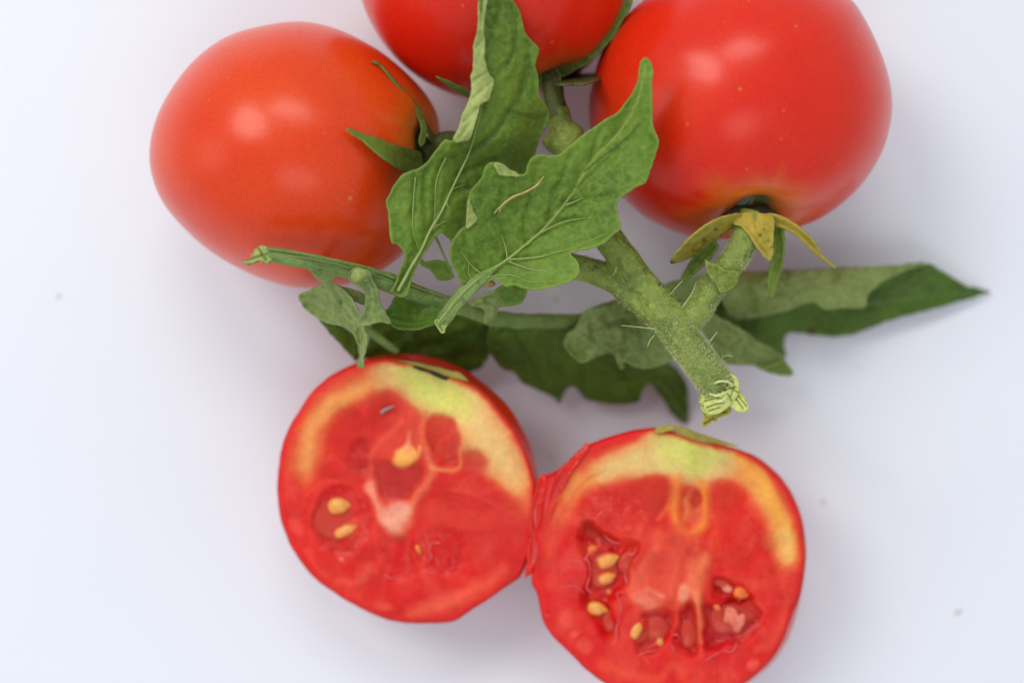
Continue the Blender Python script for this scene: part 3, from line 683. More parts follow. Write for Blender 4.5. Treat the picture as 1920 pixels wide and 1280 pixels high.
# right pale lower leaflet
o5, z5f = blade('leaflet', [(1300,590),(1317,580),(1342,591),(1375,608),(1418,638),(1450,656),(1479,685),(1487,699),(1479,704),(1450,697),(1421,687),(1390,684),(1364,682),(1339,660),(1318,622)],
      [(1317,582,180),(1375,610,195),(1450,657,160),(1486,699,120),(1364,681,165),(1339,655,175),(1400,650,185)], M['leafpale'], br,
      grooves=[[(1330,640),(1375,660),(1400,640),(1412,636)],[(1350,590),(1400,630),(1450,670)]], veins=[[(1342,592),(1390,622),(1405,655),(1440,668)]], sp=3.4, wav=5, seed=51)
blade('folded_edge', [(1418,686),(1440,686),(1458,680),(1468,672),(1480,686),(1488,699),(1480,705),(1450,701),(1432,695)], [(1420,687,172),(1465,675,168),(1485,700,128)], M['leaf'], o5, sp=3, wav=3)
# long right leaflet: dark upper side, pale folded-over flap
o6, z6f = blade('leaflet', [(1300,545),(1345,520),(1390,512),(1436,509),(1544,504),(1640,500),(1687,498),(1738,494),(1781,517),(1813,536),(1856,548),(1831,556),(1759,577),(1666,602),(1608,624),(1565,631),(1529,628),(1486,624),(1473,630),(1471,646),(1473,672),(1455,662),(1418,640),(1375,610),(1330,590)],
      [(1310,550,120),(1390,512,130),(1545,504,130),(1738,494,95),(1856,548,25),(1700,560,70),(1608,624,35),(1540,610,50),(1473,672,40),(1420,640,75),(1400,580,95),(1480,624,50),(1600,560,95)], M['leafdark'], br,
      veins=[[(1330,560),(1450,570),(1600,572),(1740,556),(1850,549)]], grooves=[[(1600,572),(1650,540),(1700,520)],[(1640,568),(1690,590)],[(1690,562),(1730,530),(1750,505)],[(1560,575),(1590,610)],[(1740,556),(1780,530)],[(1500,590),(1540,625)]],
      sp=4, wav=6, gd=5, gw=9, vh=.4, seed=61, tint=spots(0, [(1521,619,6),(1856,548,7)], (0.10, 0.035, 0.02)))
blade('folded_edge', [(1340,520),(1392,511),(1436,509),(1544,503),(1640,499),(1740,494),(1716,502),(1687,512),(1650,532),(1633,545),(1625,558),(1624,575),(1600,578),(1580,577),(1547,580),(1529,570),(1508,569),(1479,581),(1436,592),(1393,598),(1370,592),(1352,562)],
      [(1340,522,150),(1392,511,140),(1544,503,138),(1740,494,100),(1687,511,124),(1624,572,150),(1547,578,155),(1436,591,150),(1370,590,145),(1500,540,175),(1600,530,160),(1430,545,170)], M['leafpale'], o6,
      veins=[[(1400,560),(1480,540),(1560,520)]], grooves=[[(1470,520),(1500,545),(1520,570)],[(1440,530),(1480,560)],[(1560,510),(1590,540),(1600,570)],[(1620,505),(1630,540)],[(1500,510),(1560,550)],[(1400,545),(1420,590)]], sp=3.6, wav=7, gd=6, gw=7, seed=71, curl=-4, curlw=8)

# ================================================================== LOOSE LEAF WITH TORN PETIOLE
lf = thing('loose_leaf', 'broad green leaf with a torn stalk and pointed tip, lying topmost over the right tomato', 'leaf', (1000, 420, 400))
o2 = [(925,304),(934,308),(946,318),(962,326),(984,327),(989,312),(999,296),(1016,291),(1031,292),(1050,290),(1073,269),(1100,249),(1114,240),(1137,223),(1157,212),(1177,188),(1194,158),(1198,134),(1203,114),(1211,109),(1219,117),(1225,138),(1222,161),(1223,195),(1223,232),(1233,262),(1230,282),(1218,322),(1208,343),(1191,351),(1174,363),(1159,376),(1156,393),(1163,425),(1149,440),(1129,457),(1102,467),(1070,474),(1081,490),(1086,507),(1078,522),(1058,531),(1014,541),(991,542),(964,534),(950,537),(937,529),(926,522),(905,534),(888,545),(872,528),(866,531),(857,511),(846,494),(843,471),(850,451),(863,432),(876,422),(875,400),(878,373),(887,353),(902,336),(909,319),(917,307)]
mid2 = [(884,540),(910,514),(954,484),(1011,437),(1045,400),(1073,363),(1110,302),(1160,250),(1195,190),(1210,120)]
c2 = [(884,540,452),(954,484,448),(1011,437,446),(1073,363,450),(1160,250,470),(1210,120,520),(925,305,494),(880,375,488),(846,480,484),(935,400,468),(1000,296,484),(984,330,468),(1085,505,470),(1000,540,470),(1160,430,478),(1156,390,470),(1208,343,482),(1232,265,500),(1140,330,462),(1100,249,482),(1060,320,466),(1200,160,512)]
L2, z2 = blade('leaf_blade', o2, c2, M['leaf'], lf, veins=[mid2], sp=3.2, wav=7, thick=2.2, vh=.8, gd=6, gw=6, curl=3, curlw=8, seed=81,
   grooves=[[(1030,410),(1036,373),(1060,320),(1072,285)],[(1060,385),(1097,376),(1130,370),(1158,366)],[(1073,363),(1100,340),(1150,290),(1195,250),(1218,215)],[(951,484),(950,440),(935,400),(944,355),(940,325)],[(1011,437),(1060,415),(1120,405),(1155,405)],
            [(957,488),(1010,480),(1080,457),(1140,440)],[(990,455),(985,410),(1000,360),(1005,310)],[(1110,302),(1115,275),(1130,240)],[(905,520),(880,480),(872,440)]])
vein_tubes('midrib', [mid2[:6]], z2, M['vein'], L2, r0=2.8, r1=0.9, lift=-0.5)
vein_tubes('side_vein', [[(954,486),(1010,482),(1055,470),(1090,459),(1140,437)],[(954,490),(985,502),(1011,507),(1045,504),(1068,493)],[(900,528),(930,516),(964,517),(991,528),(1040,528)],[(951,484),(948,464),(940,440)],[(1011,437),(1060,415),(1110,408)],[(893,534),(878,512),(880,492)],[(908,517),(884,498),(864,470)],[(1062,384),(1090,372),(1120,352)]], z2, M['vein'], L2, r0=1.5, r1=0.4, lift=-0.1)
vein_tubes('side_vein', [[(1030,410),(1036,373),(1058,322)],[(1095,322),(1120,300),(1170,262),(1205,225)],[(985,412),(995,370)]], z2, M['veindark'], L2, r0=1.0, r1=0.5, lift=-1.4)
for fo in ([(929,306),(944,310),(956,318),(976,330),(955,331),(937,328),(930,318)], [(879,372),(884,384),(889,397),(896,410),(888,420),(875,428),(876,402)]):
    blade('folded_edge', fo, [(x, y, z2(x, y) + 7) for x, y in fo[::2]] , M['fold'], L2, sp=2.4, wav=4, grooves=[[fo[0], fo[3]]], gd=3, gw=3)
pv = tube_mesh([(822,612,436),(838,592,440),(856,566,446),(874,546,450),(900,524,451),(930,503,449)], [9,14,14,15,12,5], nseg=24, step=3, rough=.1, flat=.75, seed=9, ridge=.05)
pet = link('petiole', pv[0], pv[1], M['stemlow'], lf)
vein_tubes('ridge', [[(826,606),(845,578),(868,548),(900,520)],[(834,600),(856,572),(880,548),(915,520)],[(820,606),(838,583),(858,556)]], tps([(822,612,446),(856,566,457),(900,522,460)]), M['fold'], pet, r0=1.8, r1=1.2, lift=0)
cap('torn_end', [(815,603),(824,598),(836,604),(846,600),(838,612),(829,625)], 446, M['fold'], lf, 2, [[(820,604),(830,620)]], dome=4, thick=4)

# brown fibre on the loose leaf
fb = [(927,400),(932,393),(937,389),(946,380),(962,369),(978,363),(993,356),(1006,348),(1013,339),(1020,331)]
Vf, Ff, _ = tube_mesh([(x, y, z2(x, y) + 5) for x, y in fb], [1.0,1.3,1.5,1.8,1.9,2.0,2.2,1.9,1.4,0.8], nseg=8, step=3, rough=.4)
Vg, Fg, _ = tube_mesh([(936,389,z2(936,389) + 5),(938,394,z2(938,394) + 6),(935,399,z2(935,399) + 5)], [1.2,1.0,.6], nseg=6, step=3, rough=.3)
tag(joined('dry_fibre', [(Vf, Ff), (Vg, Fg)], M['straw'], None), 'thin dry brown fibre lying across the topmost broad leaf', 'plant fibre')

# ================================================================== CUT TOMATO HALVES
def radial(poly, cx, cy, th):
    q = catmull(poly, 5, True); al = np.arctan2(q[:, 1] - cy, q[:, 0] - cx); rr = np.hypot(q[:, 0] - cx, q[:, 1] - cy)
    o = np.argsort(al); al = al[o]; rr = rr[o]
    return np.interp(th, np.r_[al - 2 * math.pi, al, al + 2 * math.pi], np.r_[rr, rr, rr])

def ell(cx, cy, rx, ry, rot=0):
    t = np.linspace(0, 2 * math.pi, 20, endpoint=False); c, s = math.cos(math.radians(rot)), math.sin(math.radians(rot))
    return [(cx + rx * math.cos(a) * c - ry * math.sin(a) * s, cy + rx * math.cos(a) * s + ry * math.sin(a) * c) for a in t]

def paint(X, Y, base, ops, conv, sc, seed):
    wx = X + 7 * fbm(X / 34, Y / 34, None, seed, 2); wy = Y + 7 * fbm(X / 34 + 50, Y / 34, None, seed + 1, 2)
    C = np.tile(lin(base), (len(X), 1)); H = np.zeros(len(X)); G = np.zeros(len(X))
    for op in ops:
        kind, geo, col, soft, opa = op[:5]; dz = op[5] if len(op) > 5 else 0; gel = op[6] if len(op) > 6 else None
        if kind == 'p': d = sdf(catmull([conv(p) for p in geo], 8, True), wx, wy)
        elif kind == 'e':
            cxx, cyy = conv(geo[:2]); d = sdf(ell(cxx, cyy, geo[2] / sc, geo[3] / sc, geo[4] if len(geo) > 4 else 0), wx, wy)
        else:
            pl, w0, w1 = geo; dd, tt = seg_dist(catmull([conv(p) for p in pl], 8), wx, wy); d = dd - (w0 + (w1 - w0) * tt) / sc / 2
        s = soft / sc; m = smooth(s, -s, d) * opa
        if col is not None: C = C * (1 - m[:, None]) + lin(col) * m[:, None]
        if dz: H += dz * smooth(max(6, min(s, 11)), -max(6, min(s, 11)), d)
        if gel is not None: G = G * (1 - m) + gel * m
    return C, H, G

def half(root, cx, cy, sil, face, zplane, base, ops, conv, sc, seed, rimcol=(226, 36, 30)):
    NT, NR = 420, 150
    th = np.linspace(0, 2 * math.pi, NT, endpoint=False)
    RF = radial(face, cx, cy, th); RS = np.maximum(radial(sil, cx, cy, th), RF + 1.0)
    jag = 1.0 * fbm(np.cos(th) * 14, np.sin(th) * 14, None, seed, 3); RF = RF + jag; RS = RS + jag * 0.7
    t = np.linspace(0, 1, NR + 1)[1:] ** 0.8
    TT, TH = np.meshgrid(t, np.arange(NT), indexing='ij')
    R = TT * RF[TH]; X = (cx + R * np.cos(th[TH])).ravel(); Y = (cy + R * np.sin(th[TH])).ravel()
    X = np.r_[X, cx]; Y = np.r_[Y, cy]; dist = np.r_[((1 - TT) * RF[TH]).ravel(), RF.mean()]
    C, H, G = paint(X, Y, base, ops, conv, sc, seed)
    w = 1 - smooth(0.06, 0.30, C[:, 1]); C[:, 2] *= 1 - 0.45 * w; C[:, 1] *= 1 - 0.30 * w
    rim = smooth(16, 4, dist + 3 * fbm(X / 14, Y / 14, None, seed + 3, 2)); C = C * (1 - rim[:, None] * .85) + lin(rimcol) * rim[:, None] * .85
    H = H * smooth(0, 14, dist)
    zp = tps(zplane)
    Z = zp(X, Y) + H - 7 * smooth(7, 0, dist) + 2.2 * fbm(X / 30, Y / 30, None, seed + 7, 3) * smooth(0, 10, dist) + 1.0 * G * fbm(X / 5, Y / 5, None, seed + 9, 2) * smooth(0, 8, dist) + (0.8 + 2.2 * G) * fbm(X / 13, Y / 13, None, seed + 8, 3) * smooth(0, 8, dist)
    ang = np.arctan2(Y - cy, X - cx); rad = np.hypot(X - cx, Y - cy)
    ang = ang + 0.22 * fbm(X / 60, Y / 60, None, seed + 31, 2); st_ = fbm(np.cos(ang) * 8, np.sin(ang) * 8, rad / 55, seed + 21, 3); mo = fbm(X / 42, Y / 42, None, seed + 22, 4)
    pale = lin((238, 88, 66)); k1 = np.clip(st_ * 0.7, 0, .32) * smooth(40, 110, rad) + np.clip(mo * 0.5, 0, .22)
    k1 = (k1 * (1 - rim) * (1 - smooth(0.10, 0.35, C[:, 1])))[:, None]
    C = C * (1 - k1) + pale * k1
    C = C * (1 - 0.2 * np.clip(-mo, 0, 1))[:, None]
    cols = np.c_[C, G]
    F = []
    for i in range(NR - 1):
        for j in range(NT):
            k = (j + 1) % NT; F.append((i * NT + j, i * NT + k, (i + 1) * NT + k, (i + 1) * NT + j))
    for j in range(NT): F.append((NR * NT, (j + 1) % NT, j))
    F = [tuple(reversed(f)) for f in F]
    link('flesh', PV(X, Y, Z), F, M['flesh'], root, cols=cols)
    ze = Z[(NR - 1) * NT: NR * NT]
    us = np.r_[0, 0.01, 0.03, np.linspace(0.06, 1, 46)]
    VS = []
    for u in us:
        b = smooth(0, .30, u); shr = math.sqrt(max(0, 1 - u ** 2.3))
        r = (RF + (RS - RF) * (1 - (1 - b) ** 1.6)) * shr
        z = ze * (1 - u) + 3 * u
        VS.append(PV(cx + r * np.cos(th), cy + r * np.sin(th), z + (1.0 if u == 0 else 0)))
    VS = np.vstack(VS); F = []
    for i in range(len(us) - 1):
        for j in range(NT):
            k = (j + 1) % NT; F.append((i * NT + j, (i + 1) * NT + j, (i + 1) * NT + k, i * NT + k))
    F = [tuple(reversed(f)) for f in F]
    F = [tuple(f) for f in F]
    link('skin', VS, F, M['halfskin'], root, cols=np.zeros((len(VS), 4)))
    return zp

def seed_obj(parent, x, y, z, a, b, h, rot, m, conv=None, sc=1, name='seed'):
    if conv: x, y = conv((x, y)); a /= sc; b /= sc
    nu, nv = 12, 18; V = []; c, s = math.cos(math.radians(rot)), math.sin(math.radians(rot))
    for i in range(nu + 1):
        ph = math.pi * i / nu
        for j in range(nv):
            t = 2 * math.pi * j / nv; lx = math.cos(ph); q = math.sin(ph) * (1 - 0.35 * lx * abs(lx) - 0.1 * (lx > .6))
            px, py, pz = a * (lx + 0.15 * max(0, lx) ** 3), b * q * math.cos(t), h * q * math.sin(t)
            px += rng.normal() * 0; wob = 0.8 * vnoise(np.array([px / 6 + x]), np.array([py / 6]), np.array([pz / 6]), 3)[0]
            V.append(P(x + (px * c - py * s) * (1 + .02 * wob) + wob, y + (px * s + py * c) + wob * .6, z + pz))
    F = [(i * nv + j, i * nv + (j + 1) % nv, (i + 1) * nv + (j + 1) % nv, (i + 1) * nv + j) for i in range(nu) for j in range(nv)]
    return link(name, V, F, m, parent)

# ---- left half
cA = lambda p: (500 + p[0] / 2.285, 630 + p[1] / 2.285)
hA = thing('tomato_half', 'cut tomato half at lower left, two pale seeds in its left chamber', 'tomato half', (765, 915, 0), 'halves of the cut tomato')
silA = [(710,663),(763,658),(815,665),(872,687),(920,722),(960,761),(981,796),(999,831),(1010,875),(1014,905),(1012,945),(1003,985),(995,1046),(978,1082),(964,1094),(920,1124),(885,1146),(855,1166),(824,1170),(771,1170),(728,1164),(675,1142),(622,1111),(583,1081),(548,1033),(526,980),(518,928),(521,875),(526,840),(537,805),(557,770),(583,731),(618,700),(662,678)]
faceA = [(712,672),(745,674),(780,680),(812,692),(843,700),(880,716),(915,744),(946,779),(970,814),(988,852),(1001,890),(1005,936),(1000,985),(992,1042),(976,1078),(962,1090),(918,1121),(884,1143),(854,1162),(824,1167),(771,1167),(728,1161),(676,1139),(624,1108),(585,1078),(550,1031),(528,979),(520,928),(523,875),(528,841),(540,806),(560,772),(586,734),(622,704),(664,683)]
opsA = [
 ('p', [(120,560),(140,430),(190,320),(290,230),(420,160),(560,110),(700,130),(850,190),(950,290),(1040,420),(1110,560),(1120,700),(1090,760),(1040,690),(960,580),(860,480),(800,380),(640,300),(500,250),(360,290),(250,390),(210,520),(180,600)], (240,160,84), 75, .9),
 ('p', [(480,140),(620,110),(760,150),(880,200),(960,320),(1050,460),(1090,600),(1040,620),(950,540),(860,470),(790,370),(660,310),(560,250),(490,200)], (238,200,128), 70, .9),
 ('p', [(560,130),(680,130),(800,190),(860,260),(860,340),(760,330),(660,290),(600,230)], (226,226,112), 60, .85, 2),
 ('p', [(820,140),(860,160),(900,210),(880,230),(800,190)], (225,150,50), 15, .6),
 ('l', ([(160,540),(170,420),(260,310),(400,220)], 40, 60), (240,165,90), 30, .6),
 ('p', [(250,470),(300,360),(420,270),(540,230),(620,290),(660,380),(600,500),(460,620),(400,700),(250,640)], (214,48,38), 45, .75, -2),
 ('p', [(520,240),(590,280),(640,340),(600,420),(520,360)], (222,60,44), 40, .6),
 ('e', (420,520,60,70,20), (186,18,24), 45, .8, -6, .5),
 ('e', (600,450,110,150,15), (226,86,62), 50, .6),
 ('l', ([(450,600),(450,520),(510,440),(580,360)], 16, 12), (235,110,84), 16, .7, 2),
 ('p', [(700,350),(760,340),(820,400),(830,470),(790,545),(730,520),(700,450)], (206,62,42), 14, .92, -4, .3),
 ('p', [(850,490),(910,480),(960,540),(900,580),(830,560)], (214,78,58), 22, .8, -3),
 ('p', [(770,610),(860,600),(1050,680),(1110,760),(1080,900),(960,960),(800,900),(740,760)], (212,48,40), 40, .75),
 ('p', [(470,560),(560,540),(650,560),(660,620),(600,690),(520,700),(480,650)], (190,52,50), 22, .9, -6, .4),
 ('e', (480,550,40,60,20), (205,60,52), 22, .7),
 ('e', (630,430,26,60,5), (212,80,56), 16, .7, -2),
 ('l', ([(450,640),(460,700),(500,770),(560,830)], 44, 66), (238,150,118), 24, .9, 3),
 ('l', ([(560,830),(610,760),(650,680),(700,600),(680,500),(670,400),(680,330)], 60, 18), (236,124,88), 22, .85, 3),
 ('p', [(520,720),(600,710),(620,760),(560,850),(500,800)], (240,168,140), 26, .8),
 ('l', ([(700,560),(780,575),(830,560),(830,480)], 20, 14), (240,150,90), 14, .8, 2),
 ('p', [(550,490),(600,460),(640,500),(620,550),(560,560),(540,525)], (250,178,84), 14, .95, 3),
 ('l', ([(600,490),(615,420)], 30, 20), (242,150,110), 14, .8, 2),
 ('l', ([(640,520),(660,480)], 14, 12), (250,170,90), 8, .8, 2),
 # left seed chamber
 ('e', (320,780,150,165,0), (226,52,46), 14, .9, 2),
 ('e', (322,785,134,148,0), (204,22,26), 24, .9, -7, .8),
 ('e', (330,850,60,50,-20), (216,52,48), 24, .7, 3, 1.0),
 ('l', ([(170,670),(260,620),(350,640),(420,700)], 8, 8), (232,86,66), 8, .7, 1),
 ('p', [(480,870),(560,850),(640,890),(680,960),(620,1030),(520,1030),(470,960)], (210,26,28), 36, .75, -4, .8),
 ('p', [(640,880),(760,820),(860,860),(830,980),(760,1020),(680,1000)], (206,26,30), 44, .7, -5, .9),
 ('l', ([(470,840),(480,930),(460,1010)], 20, 20), (232,74,54), 14, .7, 2),
 ('l', ([(620,1190),(720,1160),(830,1120),(930,1060),(1010,1000)], 60, 40), (240,104,76), 34, .85, 1),
 ('e', (850,780,70,40,20), (220,70,54), 40, .5), ('e', (720,760,60,60,0), (224,90,70), 40, .5),
 ('e', (95,640,26,66,-8), (234,78,72), 18, .8, 1), ('e', (125,815,24,36,-10), (238,90,84), 16, .8, 1),
 ('l', ([(170,920),(200,980),(260,1030)], 30, 26), (236,84,66), 20, .7, 1),
 ('l', ([(310,1050),(370,1050),(430,1000)], 30, 40), (238,100,84), 20, .8, 1),
 ('e', (500,1160,32,24,20), (238,100,82), 18, .8, 1),
 ('e', (760,1130,90,30,-15), (238,112,88), 26, .6),
 ('l', ([(800,650),(920,700),(1050,760)], 8, 6), (232,90,70), 10, .5, 1),
 ('e', (320,955,12,9,0), (246,150,140), 5, .8, 2),
]
zpA = half(hA, 765, 915, silA, faceA, [(765,660,262),(1005,900,262),(765,1168,225),(520,920,225),(765,915,246)], (220, 36, 34), opsA, cA, 2.285, 3)
def zA(x, y, up=0): a, b = cA((x, y)); return float(zpA(np.array([a]), np.array([b]))[0]) + up
seed_obj(hA, 308, 726, zA(308,726,-2), 46, 36, 9, -5, M['seed'], cA, 2.285)
seed_obj(hA, 338, 832, zA(338,832,-3), 50, 24, 8, -24, M['seed'], cA, 2.285)
for (x, y, a, b, rot, up) in [(325,780,120,105,20,-9)]:
    seed_obj(hA, x, y, zA(x, y, up), a, b, 5, rot, M['gel'], cA, 2.285, name='gel')
seed_obj(hA, 650, 912, zA(650,912,-4), 22, 12, 5, 70, M['seedred'], cA, 2.285)
# dark stem scar slit and the little scrap
pl = [(628,130),(660,138),(690,150),(730,166),(765,180),(785,172)]
tube('scar_shade', [(*cA(p), zA(*p, 1)) for p in pl], [2.0,3.2,2.4,3.4,4.2,1.6], M['scardark'], hA, nseg=10, step=3, rough=.5)
tube('scar_shade', [(*cA(p), zA(*p, 2)) for p in [(672,138),(680,146),(676,152)]], [1.6,1.8,1.0], M['scardark'], hA, nseg=8, step=2, rough=.4)
tube('scar_shade', [(*cA(p), zA(*p, 2)) for p in [(770,176),(764,188)]], [2.6,2.2], M['scardark'], hA, nseg=8, step=2, rough=.4)
blade('scar_tissue', [cA(p) for p in [(560,104),(640,112),(720,128),(790,148),(830,160),(862,192),(820,182),(760,166),(700,146),(640,126)]], [(*cA(p), zA(*p, 3)) for p in [(560,104),(720,128),(860,190)]], M['scar'], hA, sp=3, wav=2)
def shreds(root, conv, zf, lst, m):
    for pts, r in lst:
        tube('torn_shred', [(*conv(p), zf(*p, 3 + 2 * math.sin(i * 2.1))) for i, p in enumerate(pts)], [r * .3] + [r * (.5 + .3 * math.sin(q * 1.9 + r)) for q in range(len(pts) - 2)] + [r * .25], m, root, nseg=8, step=2, rough=.5, flat=.6)
M['wet'] = plain_mat('wet_pulp', (0.64, 0.045, 0.055), (0.80, 0.13, 0.13), 600, 0.12, 0.4, 0.5)
shreds(hA, cA, zA, [([(695,930),(700,890),(725,882),(745,890)], 4.2), ([(690,960),(705,945),(700,925)], 3.6), ([(800,940),(802,970),(796,1000)], 1.1), ([(505,1020),(530,1034),(560,1030),(585,1018)], 1.8),
                    ([(590,930),(604,950),(606,975)], 1.3), ([(690,1010),(700,1016),(712,1012)], 1.3), ([(725,945),(735,970),(730,990)], 1.4)], M['wet'])
Vs, Fs, _ = tube_mesh([(*cA((490,326)), zA(490,326,6)), (*cA((515,310)), zA(515,310,8)), (*cA((546,297)), zA(546,297,7))], [3.2,3.0,1.0], nseg=8, step=2, rough=.4)
tag(link('plant_scrap', Vs, Fs, M['crumb']), 'tiny grey-green plant scrap lying on the left tomato half', 'plant scrap')

# ---- right half
cB = lambda p: (960 + p[0] / 2.56, 780 + p[1] / 2.56)
hB = thing('tomato_half', 'cut tomato half at lower right with wet open seed chambers and many seeds', 'tomato half', (1260, 1058, 0), 'halves of the cut tomato')
silB = [(1233,799),(1210,800),(1179,805),(1136,817),(1097,833),(1077,854),(1058,872),(1038,884),(1022,893),(1014,930),(1009,975),(999,1000),(997,1053),(995,1092),(1005,1112),(1013,1151),(1019,1171),(1038,1198),(1065,1225),(1093,1253),(1128,1280),(1175,1303),(1230,1318),(1290,1321),(1345,1311),(1385,1296),(1409,1280),(1448,1249),(1476,1210),(1495,1163),(1507,1112),(1515,1061),(1516,1014),(1507,964),(1487,917),(1460,882),(1421,852),(1382,838),(1345,826),(1311,817),(1265,806)]
faceB = [(1233,802),(1210,803),(1179,808),(1137,820),(1099,836),(1079,857),(1060,875),(1040,887),(1024,896),(1016,932),(1011,976),(1001,1001),(999,1053),(997,1092),(1007,1111),(1015,1150),(1021,1169),(1040,1196),(1067,1222),(1095,1250),(1130,1277),(1176,1299),(1230,1314),(1289,1316),(1343,1306),(1381,1291),(1404,1274),(1440,1243),(1465,1206),(1483,1160),(1501,1111),(1509,1061),(1509,1015),(1500,966),(1480,920),(1453,885),(1415,856),(1379,841),(1345,832),(1311,823),(1265,810)]
